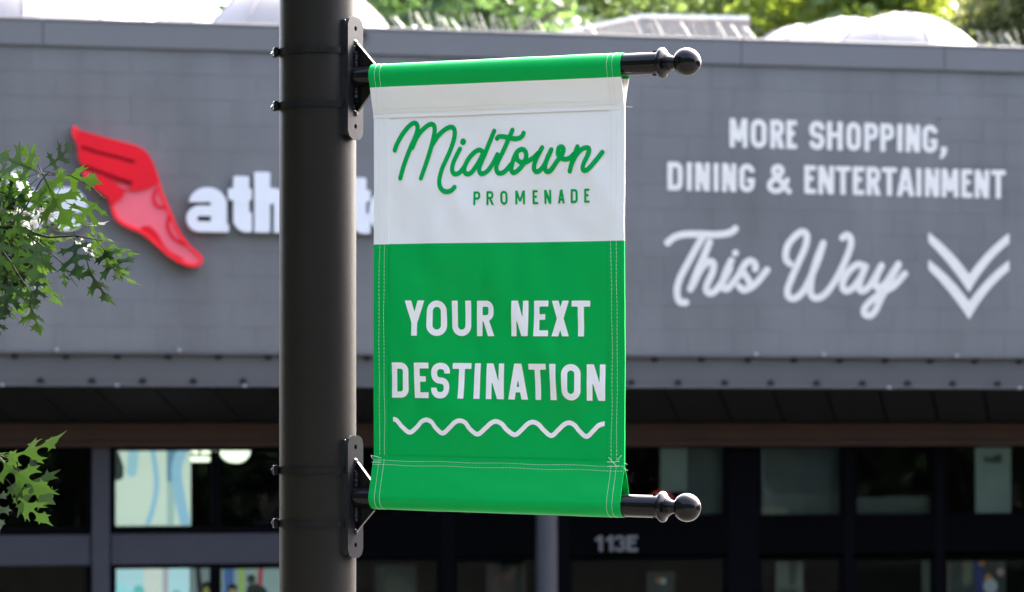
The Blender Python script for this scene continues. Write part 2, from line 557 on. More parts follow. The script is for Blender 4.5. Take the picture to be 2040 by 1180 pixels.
# wall with single blocks
wl = MB(); wl.box(S0, S1, 0.0028, 0.20, Z_FT+0.002, Z_COP)
wall = wl.build('wall', M['wall'], bld)
BW, BH, J = 0.4064, (Z_COP-Z_FT)/12.0, 0.0048
sA = W(1324, 433)[0]
blk = MB().box(0, BW-J, 0.0, 0.10, 0, BH-0.0022, 0.0007).mesh('block', M['wall'])
sL, sR = [], []
for row in range(12):
    z = Z_FT+row*BH+J/2
    off = sA+(0 if row % 2 == 1 else BW/2)
    n0 = math.floor((-4.95-off)/BW)
    for k in range(24):
        s = off+(n0+k)*BW
        b = link('block', blk, wall)
        b.location = (s+J/2, 0.0, z)
    sL.append((z, off+n0*BW)); sR.append((z, off+(n0+24)*BW))
rest = MB()
for (z, s) in sL:
    x = s
    while x > S0+BW:
        rest.box(x-BW+J/2, x-J/2, 0.0, 0.10, z, z+BH-J); x -= BW
for (z, s) in sR:
    x = s
    while x < S1-BW:
        rest.box(x+J/2, x+BW-J/2, 0.0, 0.10, z, z+BH-J); x += BW
tag(rest.build('block_field', M['wall'], wall), kind='stuff')
# coping segments
cop_px = [(-900, 85), (85, 560), (560, 1475), (1475, 1880), (1880, 2900)]
for a, b in cop_px:
    m = MB()
    a, b = (S0 if a < -800 else W(a, 80)[0]), (S1 if b > 2800 else W(b, 80)[0])
    m.box(a+0.003, b-0.003, -0.025, 0.24, Z_COP, Z_TOP-0.03, 0.003)
    m.box(a+0.003, b-0.003, -0.030, 0.25, Z_TOP-0.0295, Z_TOP, 0.006)
    m.build('coping', M['coping'], bld)
# fascia: a steel channel with two flanges
fm = MB()
fm.box(S0, S1, -0.045, 0.10, Z_FT-0.022, Z_FT, 0.004)
fm.box(S0, S1, 0.00, 0.10, Z_FB+0.0225, Z_FT-0.0225)
fm.box(S0, S1, -0.055, 0.10, Z_FB, Z_FB+0.022, 0.004)
fascia = fm.build('fascia', M['fascia'], bld)
bm_ = MB(); n = 10
prof = [(0.0, 0.031), (0.016, 0.031), (0.024, 0.020)]
vs, fs = [], []
for y, r in prof:
    for j in range(n):
        t = 2*math.pi*j/n
        vs.append((r*math.cos(t), -y, r*math.sin(t)))
for k in range(2):
    for j in range(n):
        fs.append((k*n+j, k*n+(j+1) % n, (k+1)*n+(j+1) % n, (k+1)*n+j))
fs.append(tuple(2*n+j for j in range(n)))
bolt_me = bm_.add(vs, fs).mesh('bolt', M['bolt'])
bs0 = W(30, 707)[0]
for k in range(-3, 28):
    o = link('bolt', bolt_me, fascia); o.location = (bs0+k*0.4085, -0.004, CAMZ+0.574)
    o = link('bolt', bolt_me, fascia); o.location = (bs0+(k+.5)*0.4085, -0.004, CAMZ+0.366)
glint_me = MB().box(-.012, .012, -.03, 0, -.011, .011, .004).mesh('clip', M['clip'])  # small pale blocks stand in for light glinting on washers
for px, py in [(113,697),(357,698),(233,766),(487,763),(4,766),(1505,706),(1640,707),(1905,709),(1770,769),(2030,770)]:
    s, z = W(px, py, -0.05)
    o = link('clip', glint_me, fascia)
    o.location = (s, -0.048, z if py < 730 else Z_FB+0.010)
# soffit: sloping dark panels with skewed seams
D_B = 0.85
ZB1, ZB0 = CAMZ+0.03, CAMZ-0.172
pw = 0.478
ps0 = W(66, 777, 0.05)[0]
for k in range(-11, 20):
    a, b = ps0+k*pw+0.010, ps0+(k+1)*pw-0.010
    sk = 0.36
    m = MB()
    q = [(a, .06, Z_FB-.002), (b, .06, Z_FB-.002), (b+sk, D_B-.01, ZB1+.012), (a+sk, D_B-.01, ZB1+.012)]
    vs = q+[(x, y+.01, z+.03) for x, y, z in q]
    m.add(vs, [(0,1,2,3),(7,6,5,4),(0,4,5,1),(1,5,6,2),(2,6,7,3),(3,7,4,0)])
    m.build('soffit_panel', M['soffit'], bld)
m = MB(); q = [(S0, .08, Z_FB+.03), (S1, .08, Z_FB+.03), (S1, D_B, ZB1+.05), (S0, D_B, ZB1+.05)]
m.add(q+[(x, y+.01, z+.05) for x, y, z in q], [(0,1,2,3),(7,6,5,4),(0,4,5,1),(1,5,6,2),(2,6,7,3),(3,7,4,0)])
m.build('soffit_backing', M['dark_frame'], bld)
# brown beam: web and two lips
m = MB()
m.box(S0, S1, D_B, D_B+.16, ZB0+.045, ZB1-.045)
m.box(S0, S1, D_B-.03, D_B+.16, ZB1-.0445, ZB1, .004)
m.box(S0, S1, D_B-.03, D_B+.16, ZB0, ZB0+.0445, .004)
m.build('beam', M['beam'], bld)
# structure above and behind
m = MB()
m.box(S0, S1, .20, 14, Z_COP-.12, Z_COP-.02)
m.build('roof', M['roofing'], bld)
m = MB()
m.box(S0, S0+.2, .205, 14, 0, Z_COP-.13); m.box(S1-.2, S1, .205, 14, 0, Z_COP-.13); m.box(S0+.21, S1-.21, 13.8, 14, 0, Z_COP-.13)
m.build('outer_wall', M['wall'], bld)
m = MB()
m.box(S0+.21, S1-.21, D_B+.17, 13.7, ZB1-.02, ZB1+.06)
m.box(S0+.21, S1-.21, 6.0, 6.1, 0.04, ZB1-.03)
m.box(S0+.21, S1-.21, 1.08, 5.99, 0.004, 0.03)
m.build('interior', M['inside'], bld)

# storefront framing at D_S, measured in photograph pixels
D_S = 0.95
def rect(px0, py0, px1, py1, d):
    a, zt = W(px0, py0, d); b, zb = W(px1, py1, d)
    return a, b, zb, zt
def bar(name, px0, px1, z0, z1, d0, d1, m_, c=0.006):
    mb = MB(); a = W(px0, 1000, d0)[0]; b = W(px1, 1000, d0)[0]
    mb.box(a, b, d0, d1, z0, z1, c)
    return mb.build(name, m_, bld)
zt = ZB0+0.006
zrow = lambda py, x=600: W(x, py, D_S)[1]
R1, R0 = zrow(1062), zrow(1122)             # the middle rail
bar('post', 183, 219, 0.0, zt, D_S-.06, D_S+.10, M['post'])
bar('rail', -560, 181.5, R0, R1, D_S-.03, D_S+.08, M['post'])
bar('rail', 220.5, 640, R0, R1, D_S-.03, D_S+.08, M['post'])
bar('header_panel', 641.5, 2800, zrow(1113), zrow(1032), D_S-.02, D_S+.08, M['header'])
for a, b in [(-600, -560), (640, 660), (880, 905), (1105, 1135), (1450, 1512), (1682, 1702), (1863, 1882), (2085, 2120), (2300, 2340)]:
    bar('mullion', a, b, 0.0, zt, D_S-.025, D_S+.085, M['dark_frame'])
# windows: frame ring and pane
def window(px0, px1, py0, py1, fw=9):
    a, b, zb, ztp = rect(px0, py0, px1, py1, D_S)
    ztp = zt-.002 if py0 < 900 else ztp
    w_ = fw/F*24.5
    m = MB()
    m.box(a, b, D_S, D_S+.06, ztp-w_, ztp, .003); m.box(a, b, D_S, D_S+.06, zb, zb+w_*1.3, .003)
    m.box(a, a+w_, D_S, D_S+.06, zb+w_*1.3+.001, ztp-w_-.001, .003); m.box(b-w_, b, D_S, D_S+.06, zb+w_*1.3+.001, ztp-w_-.001, .003)
    f = m.build('window', M['dark_frame'], bld)
    MB().box(a+w_*.6, b-w_*.6, D_S+.025, D_S+.031, zb+w_*.6, ztp-w_*.6).build('pane', M['pane'], f)
    return f
top_py, mid_py = 890, 1061
window(-558, 182, top_py, mid_py, 9)
window(221, 429, top_py, mid_py, 9)
window(430, 639, top_py, mid_py, 9)
for a, b in [(661, 879), (906, 1104), (1136, 1449), (1513, 1681), (1703, 1862), (1883, 2084), (2121, 2299)]:
    window(a, b, top_py, 1031, 5)
low = 1560
window(-558, 182, 1124, low, 10); window(221, 429, 1124, low, 10); window(430, 639, 1124, low, 10)
for a, b in [(661, 879), (906, 1104), (1136, 1449), (1513, 1681), (1703, 1862), (1883, 2084), (2121, 2299)]:
    window(a, b, 1114.5, low, 5)

# round column carrying the canopy, in front of the shop windows
s0, _ = W(1068, 1100, .25); s1, _ = W(1110, 1100, .25)
rc = (s1-s0)/2
e, org = wall_thing('canopy_column', (s0+s1)/2, .25, 0.0, label='plain round grey column below the green banner, against the dark storefront', cat='column')
MB().tube([(0,0,0),(0,0,Z_FB+.02-.08)], rc, 28).build('shaft', M['column'], e, True)
MB().box(-rc*1.5, rc*1.5, -rc*1.5, rc*1.5, 0.001, .02, .004).build('base_plate', M['column'], e)

# house number
num_x = [('1',1185,1200),('1',1206,1221),('3',1224,1245),('E',1248,1270)]
s_, z_ = W(1228, 1098, D_S-.02)
e, org = wall_thing('house_number', s_, D_S-.02, z_, label='grey address number 113E on the dark panel over the door', cat='number sign')
for ch, a, b in num_x:
    sa, zb = W(a, 1099, D_S-.02); sb, ztp = W(b, 1067, D_S-.02)
    V, fc = fill(glyph(ch, sb-sa, ztp-zb, .026 if ch == '3' else .032), -.005, sb-sa+.005, -.005, ztp-zb+.005, .006)
    slab(V, fc, lambda x, y, k: (sa+x, D_S-.032+.011*k, zb+y), 1).build('number_character', M['number'], e, org=org)

# ceiling lights inside the shop
def ceil_lamp(px0, px1, py0, py1, d, label, round_=False):
    a, zt_ = W(px0, py0, d); b, zb_ = W(px1, py1, d)
    e, org = wall_thing('ceiling_lamp', (a+b)/2, d, zb_, label=label, cat='lamp', group='lit ceiling lamps inside the shop')
    h = zt_-zb_
    m = MB()
    if round_:
        pts = []
        for k in range(20):
            t = math.pi*k/19
            pts.append((-math.cos(t)*(b-a)/2, (1-math.sin(t))*h))
        m.prism_xz(pts, -.15, .15)
    else:
        m.box(-(b-a)/2, (b-a)/2, -.1, .1, 0, h, .008)
    m.build('diffuser', M['lamp_glow'], e)
    MB().tube([(0,0,h-.004),(0,0,ZB1-.02-zb_)], .01, 6).build('rod', M['dark_frame'], e)
ceil_lamp(383, 428, 896, 904, 1.6, 'upper of two slim pale lamps beside the lit picture')
ceil_lamp(380, 416, 910, 920, 1.5, 'lower of two slim pale lamps beside the lit picture')
ceil_lamp(441, 495, 895, 922, 1.5, 'half-round pale ceiling lamp left of the dark pole', True)

# glowing pictures and panels standing in for reflections and interior in the panes
def poster(name, px0, px1, py0, py1, d, col, s, label, cat, shapes=(), lit=True):
    a, b, zb, zt_ = rect(px0, py0, px1, py1, d)
    e, org = wall_thing(name, (a+b)/2, d, zb, label=label, cat=cat)
    mk = (lambda c, k: glow('glowing_print', c, k*(.205 if k > .54 else (.17 if k > .4 and k < .5 else .048)))) if lit else (lambda c, k: mat('panel_print', c, .6))  # emission added so the prints show; no lamp stands behind them
    MB().box(a, b, d, d+.02, zb, zt_, .002).build('panel', mk(col, s), e, org=org)
    cache = {}
    for i, (kind, c, pts) in enumerate(shapes):
        if c not in cache: cache[c] = mk(c, s)
        q = [W(x, y, d) for x, y in pts]
        if kind == 'stroke':
            w_ = .022
            f = s_path(q, w_)
        elif kind == 'wide':
            f = s_path(q, .045)
        elif kind == 'dot':
            r_ = abs(q[1][0]-q[0][0])
            f = s_path(q[:1], r_)
        else:
            f = s_poly(q)
        f = AND(f, s_box(a+.004, zb+.004, b-.004, zt_-.004))
        V, fc = fill(f, a, b, zb, zt_, .018)
        if fc:
            off = .0022*(i+1)
            sheet(V, fc, lambda x, y: (x, d-off, y)).build('print_shape', cache[c], e, org=org)
PALE = (0.47, 0.53, 0.46)
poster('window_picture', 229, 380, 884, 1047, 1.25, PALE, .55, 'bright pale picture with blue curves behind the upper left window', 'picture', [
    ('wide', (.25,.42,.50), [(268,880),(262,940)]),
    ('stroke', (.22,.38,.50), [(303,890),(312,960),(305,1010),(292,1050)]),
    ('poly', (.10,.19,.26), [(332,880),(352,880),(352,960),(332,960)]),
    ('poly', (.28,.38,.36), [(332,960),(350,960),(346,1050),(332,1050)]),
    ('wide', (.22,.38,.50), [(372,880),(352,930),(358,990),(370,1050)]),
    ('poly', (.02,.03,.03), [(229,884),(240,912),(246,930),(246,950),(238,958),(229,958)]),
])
poster('window_picture', 227, 378, 1128, 1330, 1.25, (.33,.50,.56), .55, 'turquoise and white picture behind the lower left window', 'picture', [
    ('poly', (.48,.50,.48), [(286,1128),(322,1128),(322,1330),(286,1330)]),
    ('poly', (.32,.28,.30), [(324,1128),(335,1128),(335,1330),(324,1330)]),
    ('dot', (.10,.36,.36), [(276,1178),(288,1178)]),
    ('dot', (.14,.36,.38), [(352,1184),(362,1184)]),
    ('wide', (.25,.52,.58), [(232,1170),(258,1185)]),
])
poster('window_picture', 380, 429, 1128, 1330, 1.28, (.16,.20,.21), .45, 'grey picture with a dark-haired figure in the narrow lower pane', 'picture', [
    ('stroke', (.01,.012,.015), [(393,1120),(400,1200)]),
    ('dot', (.01,.01,.01), [(413,1170),(425,1170)]),
    ('dot', (.22,.20,.04), [(411,1176),(417,1176)]),
])
poster('window_picture', 441, 600, 1128, 1330, 1.28, (.20,.27,.28), .45, 'picture with blue, yellow and red stripes left of the dark pole', 'picture', [
    ('poly', (.05,.10,.28), [(446,1128),(466,1128),(464,1330),(446,1330)]),
    ('poly', (.24,.34,.06), [(476,1128),(486,1128),(486,1330),(476,1330)]),
    ('poly', (.28,.03,.04), [(515,1128),(524,1128),(514,1330),(506,1330)]),
    ('dot', (.008,.01,.01), [(463,1172),(473,1172)]),
    ('dot', (.26,.18,.06), [(463,1180),(470,1180)]),
    ('dot', (.008,.01,.01), [(500,1154),(509,1154)]),
    ('poly', (.008,.01,.01), [(488,1200),(492,1166),(508,1162),(530,1172),(536,1200)]),
])
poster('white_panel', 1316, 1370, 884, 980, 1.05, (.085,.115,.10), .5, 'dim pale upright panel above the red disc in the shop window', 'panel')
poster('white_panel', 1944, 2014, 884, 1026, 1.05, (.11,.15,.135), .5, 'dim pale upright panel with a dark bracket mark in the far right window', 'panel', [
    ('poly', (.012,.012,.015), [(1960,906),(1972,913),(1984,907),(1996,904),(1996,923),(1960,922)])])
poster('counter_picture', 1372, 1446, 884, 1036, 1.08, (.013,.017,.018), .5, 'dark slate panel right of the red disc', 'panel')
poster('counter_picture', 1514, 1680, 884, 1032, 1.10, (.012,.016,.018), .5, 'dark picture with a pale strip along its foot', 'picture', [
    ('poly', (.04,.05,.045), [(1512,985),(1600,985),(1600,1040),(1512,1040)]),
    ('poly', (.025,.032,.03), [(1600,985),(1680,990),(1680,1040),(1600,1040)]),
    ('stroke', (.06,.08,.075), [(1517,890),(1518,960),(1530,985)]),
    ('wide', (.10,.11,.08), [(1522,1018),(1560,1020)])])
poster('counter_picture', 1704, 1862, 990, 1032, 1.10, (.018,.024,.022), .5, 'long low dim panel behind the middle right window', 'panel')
poster('glow_panel', 1546, 1600, 1118, 1330, 1.08, (.07,.085,.065), .5, 'dim pale panel with a dark slit in the lower right windows', 'panel', [
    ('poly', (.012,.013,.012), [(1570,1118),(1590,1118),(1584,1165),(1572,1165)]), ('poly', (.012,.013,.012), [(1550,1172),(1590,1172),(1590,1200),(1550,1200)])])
poster('glow_panel', 1838, 1860, 1116, 1330, 1.08, (.06,.075,.06), .5, 'narrow dim pale panel at the edge of a lower right pane', 'panel')
poster('window_picture', 1884, 2004, 1116, 1330, 1.08, (.012,.018,.014), .5, 'dark picture with blue, orange and white patches at the lower right', 'picture', [
    ('poly', (.08,.08,.06), [(1880,1116),(1892,1116),(1892,1180),(1882,1180)]),
    ('wide', (.09,.10,.055), [(1928,1120),(1926,1155)]),
    ('wide', (.010,.014,.12), [(1945,1125),(1955,1175),(1940,1200)]),
    ('dot', (.26,.13,.04), [(1955,1122),(1962,1122)]),
    ('dot', (.32,.13,.02), [(1968,1152),(1976,1152)]),
    ('dot', (.30,.32,.36), [(1972,1168),(1986,1168)]),
    ('dot', (.24,.16,.14), [(1992,1140),(2000,1140)])])
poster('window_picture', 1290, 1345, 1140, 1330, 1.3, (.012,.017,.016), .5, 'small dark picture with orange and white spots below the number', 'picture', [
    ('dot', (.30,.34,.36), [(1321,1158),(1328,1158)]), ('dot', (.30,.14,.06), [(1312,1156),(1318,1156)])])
poster('painted_reflection', 970, 1048, 1126, 1330, 1.3, (.014,.013,.013), .5, 'dim brownish head-shaped reflection painted on a panel left of the round column', 'picture', [  # window reflection painted as dots on a glowing panel
    ('dot', (.05,.03,.028), [(1005,1165),(1030,1165)]), ('dot', (.11,.06,.06), [(1012,1150),(1022,1150)]), ('dot', (.06,.075,.05), [(1022,1138),(1030,1138)])])
poster('painted_leaf_reflection', 748, 830, 1128, 1330, 1.3, (.010,.014,.013), .5, 'dim leafy green reflection painted on a panel right of the dark pole', 'picture', [  # foliage reflection painted as green dots on a glowing panel
    ('dot', (.035,.05,.035), [(785,1165),(805,1165)]), ('dot', (.02,.05,.05), [(760,1138),(767,1138)]), ('dot', (.03,.04,.03), [(810,1180),(826,1180)])])
# red disc
s_, z_ = W(1319, 1003, 1.0)
e, org = wall_thing('red_disc', s_, 1.02, z_, label='dark red round disc behind the glass beside the lower pole finial', cat='sign')
V, fc = fill(s_path([(0, 0)], .115), -.12, .12, -.12, .12, .02)
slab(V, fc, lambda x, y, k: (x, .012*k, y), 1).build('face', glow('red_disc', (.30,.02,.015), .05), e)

# ------------------------------------------------------------------ raised sign letters and winged foot
SD = 0.075
def sign_word(name, label, chars, base_py, x_px, slope):
    s_, z_ = W(chars[0][1], base_py, 0)
    e, org = wall_thing(name, s_, 0, z_, label=label, cat='sign')
    for ch, a, b in chars:
        mid = (a+b)/2
        y0 = base_py+slope*(mid-chars[0][1])
        sa, zb = W(a, y0, -SD); sb, _ = W(b, y0, -SD)
        h = W(mid, y0-x_px, -SD)[1]-zb
        w = sb-sa
        V, fc = fill(glyph(ch, w, h, .128), -.02, w+.02, -.02, h*1.42, .012)
        slab(V, fc, lambda x, y, k: (sa+x, -SD+SD*k*.985, zb+y), 1).build('letter', M['white_letter'], e, org=org)
sign_word('wall_letters', 'raised white lower case letters partly hidden behind the oak leaves', [('t',-38,8),('h',14,82),('e',90,174)], 456, 86, .02)
sign_word('wall_letters', 'raised white lower case letters reaching behind the dark pole', [('a',372,456),('t',455,502),('h',507,577),('l',585,612),('e',619,694),('t',688,738),('e',735,820)], 461, 88, .012)

zx = lambda q: [(x/2.682, 230+y/2.682) for x, y in q]
OUT = zx([(400,52),(418,75),(450,88),(520,105),(600,127),(680,147),(740,165),(780,190),(808,230),(830,280),(850,340),(868,410),(895,470),(925,540),(950,600),(985,655),(1020,700),(1065,735),(1086,768),(1075,797),(1040,812),(1000,805),(950,785),(890,745),(840,700),(790,655),(740,622),(690,604),(645,582),(612,548),(596,505),(588,470),(575,440),(530,405),(485,362),(452,332),(441,300),(446,275),(430,250),(416,215),(418,175),(408,145),(392,115),(385,80),(390,57)])
WING = zx([(420,80),(520,108),(600,130),(740,170),(785,200),(810,240),(828,290),(846,350),(815,378),(770,395),(725,402),(690,395),(668,400),(650,440),(610,470),(592,462),(578,438),(530,402),(490,365),(515,345),(530,318),(590,345),(640,385),(672,398),(702,392),(700,362),(620,335),(560,318),(500,300),(450,276),(436,250),(424,212),(424,178),(412,140)])
PATCH = zx([(745,605),(770,590),(800,590),(830,615),(855,650),(875,690),(905,725),(960,755),(990,780),(985,795),(945,780),(890,742),(840,697),(790,652),(750,625)])
wp = lambda q, d: [W(x, y, d) for x, y in q]
s_, z_ = W(395, 528, 0)
ft, org = wall_thing('winged_foot_sign', s_, 0, z_, label='red winged foot emblem raised on the grey wall between white letters', cat='sign')
FD = 0.10
def foot_part(name, q, d0, d1, m_, extra=None):
    p = wp(q, d0)
    xs, zs = [a for a, _ in p], [b for _, b in p]
    f = s_poly(p)
    if extra: f = extra(f)
    V, fc = fill(f, min(xs)-.03, max(xs)+.03, min(zs)-.03, max(zs)+.03, .012)
    return slab(V, fc, lambda x, y, k: (x, d0+(d1-d0)*k, y), 1).build(name, m_, ft, org=org)
foot_part('foot', OUT, -FD, -.002, M['sign_pink'])
foot_part('rim', OUT, -FD-.012, -FD-.0005, M['sign_rim'], lambda f: (lambda X, Y: np.abs(f(X, Y)+.013)-.013))
foot_part('wing', WING, -FD-.022, -FD-.0125, M['sign_red'], lambda f: SUB(lambda X, Y: f(X, Y)-.004,
          s_path(wp(zx([(440,172),(520,200),(620,225),(712,250)]), -FD), .016), s_path(wp(zx([(450,272),(540,305),(620,335),(700,360)]), -FD), .014)))
for k_, g_ in enumerate(([(440,172),(520,200),(620,225),(712,250)], [(450,272),(540,305),(620,335),(700,360)])):
    p = wp(zx(g_), -FD)
    V, fc = fill(s_path(p, .024), min(a for a, _ in p)-.03, max(a for a, _ in p)+.03, min(b for _, b in p)-.03, max(b for _, b in p)+.03, .010)
    slab(V, fc, lambda x, y, k: (x, -FD-.0165+.003*k-.0008*k_, y), 1).build('feather_groove', M['sign_dark'], ft, org=org)
foot_part('sole_patch', PATCH, -FD-.010, -FD-.0007, M['sign_red'])
for q in [[(832,400),(822,440),(832,475),(860,492),(895,490)], [(902,540),(895,590),(915,640),(955,675),(1005,695)]]:
    p = wp(zx(q), -FD)
    V, fc = fill(s_path(p, .013), min(a for a, _ in p)-.03, max(a for a, _ in p)+.03, min(b for _, b in p)-.03, max(b for _, b in p)+.03, .009)
    slab(V, fc, lambda x, y, k: (x, -FD-.009+.0083*k, y), 1).build('arc_line', M['sign_red'], ft, org=org)

# ------------------------------------------------------------------ painted wall lettering
MSG = empty('painted_wall_sign', wall_world(*[W(1660, 640)[0], 0, W(1660, 640)[1]]), (0, 0, PHI),
            label='white painted shopping and dining directions on the grey block wall', cat='sign')
morg = (W(1660, 640)[0], 0, W(1660, 640)[1])
PD = -0.0025
q8 = lambda x, y: (1280+x/2.622, 210+y/2.622)
def wall_text(chars, xl, tl, bl, xr, tr, br, t):
    for ch, a, b in chars:
        mid = (a+b)/2; k = (mid-xl)/(xr-xl)
        yt, yb = tl+(tr-tl)*k, bl+(br-bl)*k
        if ch == ',': yt = yb-(yb-yt)*.22
        sa, zb = W(*q8(a, yb)); sb, _ = W(*q8(b, yb)); ztp = W(*q8(mid, yt))[1]
        w, h = sb-sa, ztp-zb
        V, fc = fill(glyph(ch, w, h, t), -.01, w+.02, -h*1.0 if ch == ',' else -.01, h+.01, .0075)
        rr = random.Random(ord(ch)+int(a))
        sheet(V, fc, lambda x, y: (sa+x+.003*noise.noise((x*25+a, y*25, 0)), PD, zb+y+.003*noise.noise((x*25, y*25+a, 5)))).build('painted_letter', M['white_paint'], MSG, org=morg)
wall_text([('M',455,548),('O',565,648),('R',667,740),('E',752,806),('S',872,950),('H',963,1045),('O',1065,1140),('P',1158,1230),('P',1242,1313),('I',1330,1358),('N',1375,1450),('G',1462,1540),(',',1550,1590)], 455, 68, 218, 1540, 104, 248, .046)
wall_text([('D',130,210),('I',231,257),('N',275,352),('I',371,397),('N',415,490),('G',505,585),('&',650,775),('E',845,905),('N',918,1000),('T',1008,1086),('E',1098,1158),('R',1170,1243),('T',1250,1328),('A',1328,1420),('I',1430,1456),('N',1475,1550),('M',1562,1650),('E',1665,1723),('N',1735,1810),('T',1820,1896)], 130, 295, 443, 1895, 340, 487, .046)
def wall_script(strokes, name):
    ps = [[W(*q8(x, y)) for x, y in st] for st in strokes]
    f = U(*[s_path(p, .0295) for p in ps])
    xs = [a for p in ps for a, _ in p]; zs = [b for p in ps for _, b in p]
    V, fc = fill(f, min(xs)-.06, max(xs)+.06, min(zs)-.06, max(zs)+.06, .009)
    sheet(V, fc, lambda x, y: (x, PD, y)).build(name, M['white_paint'], MSG, org=morg)
wall_script([
    [(130,718),(165,690),(215,675),(290,673),(380,676),(440,670),(472,658),(484,645)],
    [(312,690),(272,760),(228,840),(197,900),(181,955),(182,1000),(197,1028),(226,1030)],
    [(350,715),(320,790),(285,870),(250,960)], [(262,940),(305,855),(345,818),(370,826),(366,870),(342,925),(332,962),(350,982),(385,965),(430,900),(456,850)],
    [(485,772)], [(464,811),(439,863),(422,910),(417,944),(430,960),(451,952),(476,922),(504,885),(520,853),(539,825),(563,812),(584,823),(590,842),(588,855)], [(517,857),(535,885),(553,912),(560,936)], [(505,947),(526,965),(554,957),(585,936),(613,907),(650,860)]], 'painted_script')
wall_script([
    [(770,828),(748,800),(755,740),(790,690),(832,661),(858,680),(850,740),(815,820),(780,900),(757,965),(765,1002),(797,1008),(840,970),(882,890),(920,800),(944,720)],
    [(944,720),(912,800),(887,880),(877,950),(882,992),(910,1008),(955,985),(1010,910),(1060,810),(1088,730),(1084,690),(1066,678),(1044,692)],
    [(1160,840),(1122,832),(1080,865),(1050,915),(1045,952),(1065,970),(1100,952),(1140,900),(1165,842)], [(1165,842),(1140,905),(1130,950),(1146,970),(1180,950),(1220,890),(1248,838)],
    [(1248,838),(1224,890),(1215,935),(1234,955),(1270,930),(1310,870),(1336,830)], [(1336,835),(1290,920),(1245,1010),(1217,1070),(1190,1098),(1162,1093),(1158,1065),(1187,1028),(1240,985),(1310,945),(1370,880)]], 'painted_script')
def arc(p, c, q, n=8):
    return [((1-t)**2*p[0]+2*t*(1-t)*c[0]+t*t*q[0], (1-t)**2*p[1]+2*t*(1-t)*c[1]+t*t*q[1]) for t in [k/n for k in range(n+1)]]
for dy in (0, 142):
    top = arc((1493,663+dy),(1625,765+dy),(1705,884+dy))+arc((1705,884+dy),(1790,760+dy),(1915,666+dy))[1:]
    bot = arc((1915,720+dy),(1795,815+dy),(1705,978+dy))+arc((1705,978+dy),(1610,830+dy),(1493,715+dy))[1:]
    p = [W(*q8(x, y)) for x, y in top+bot]
    V, fc = fill(s_poly(p), min(a for a, _ in p)-.02, max(a for a, _ in p)+.02, min(b for _, b in p)-.02, max(b for _, b in p)+.02, .011)
    sheet(V, fc, lambda x, y: (x, PD, y)).build('painted_chevron', M['white_paint'], MSG, org=morg)

# ------------------------------------------------------------------ things on and behind the roof
def at(px, py, Y):
    return Vector(((px-CX)/F*Y, Y, CAMZ+(HY-py)/F*Y))
def dome(px, py_top, half_px, Y, squash, label, nrib=10):
    c = at(px, py_top, Y)
    rx = half_px/F*Y
    base = 6.05
    h = c.z-base
    e = empty('roof_dome', (c.x, Y, base), (0, 0, R(25)), label=label, cat='dome', group='white ribbed domes on the roof')
    ns, nr = 48, 14
    vs, fs = [], []
    for i in range(nr+1):
        t = math.pi/2*i/nr
        for j in range(ns):
            a = 2*math.pi*j/ns
            k = 1+0.018*math.cos(a*nrib)
            vs.append((rx*math.cos(t)*math.cos(a)*k, rx*squash*math.cos(t)*math.sin(a)*k, h*math.sin(t)))
    for i in range(nr):
        for j in range(ns):
            fs.append((i*ns+j, i*ns+(j+1) % ns, (i+1)*ns+(j+1) % ns, (i+1)*ns+j))
    MB().add(vs, fs).build('shell', M['dome'], e, True)
    for j in range(nrib):
        a = 2*math.pi*j/nrib
        pts = [(rx*1.02*math.cos(t)*math.cos(a), rx*1.02*squash*math.cos(t)*math.sin(a), h*1.005*math.sin(t)) for t in [math.pi/2*i/10 for i in range(11)]]
        MB().tube(pts, .010, 6).build('rib', M['dome'], e, True)
    MB().tube([(rx*1.03*math.cos(a), rx*1.03*squash*math.sin(a), .03) for a in [2*math.pi*j/40 for j in range(41)]], .03, 6).build('base_ring', M['steel_vent'], e, True)
dome(1790, 29, 190, 28.0, 1.3, 'tallest smooth white dome at the right end of the roof')
dome(1690, 38, 240, 30.5, 1.0, 'lower white dome just left of the tallest one')
dome(1600, 52, 200, 33.0, 1.0, 'lowest white dome next to the grey roof shed')
dome(590, -42, 235, 28.5, 1.2, 'big white dome behind the top of the dark pole')
dome(380, 24, 190, 32.0, 1.2, 'flat white dome left of the dark pole')
dome(60, -60, 330, 31.0, 1.0, 'broad white dome at the left end of the roof')

# low shed with a sloping roof
p = [at(1125, 110, 33.0), at(1125, 70, 33.0), at(1280, 38, 33.0), at(1492, 42, 33.0), at(1503, 110, 33.0)]
e = empty('roof_shed', (p[2].x, 33.0, 6.05), label='low pinkish grey shed with a sloping roof behind the parapet', cat='shed')
poly = [(q.x-p[2].x, q.z-6.05) for q in p]
poly[0] = (poly[0][0], 0); poly[-1] = (poly[-1][0], 0)
MB().prism_xz(poly, 0, 2.2).build('wall', M['shed'], e)
rp_ = [(poly[1][0]-.05, poly[1][1]+.003), (0, poly[2][1]+.003), (poly[3][0], poly[3][1]+.003), (poly[3][0], poly[3][1]+.05), (0, poly[2][1]+.05), (poly[1][0]-.05, poly[1][1]+.04)]
MB().prism_xz(rp_, -.06, 2.25).build('roof', M['roofing'], e)
MB().box(-.03, .03, -.08, -.065, 0, poly[2][1]).build('corner_post', M['dome'], e)
for k in range(22):
    x = .06+k*(poly[3][0]-.1)/22
    MB().box(x, x+.02, -.012, 0.001, 0, poly[2][1]-.05).build('siding_rib', M['shed'], e)

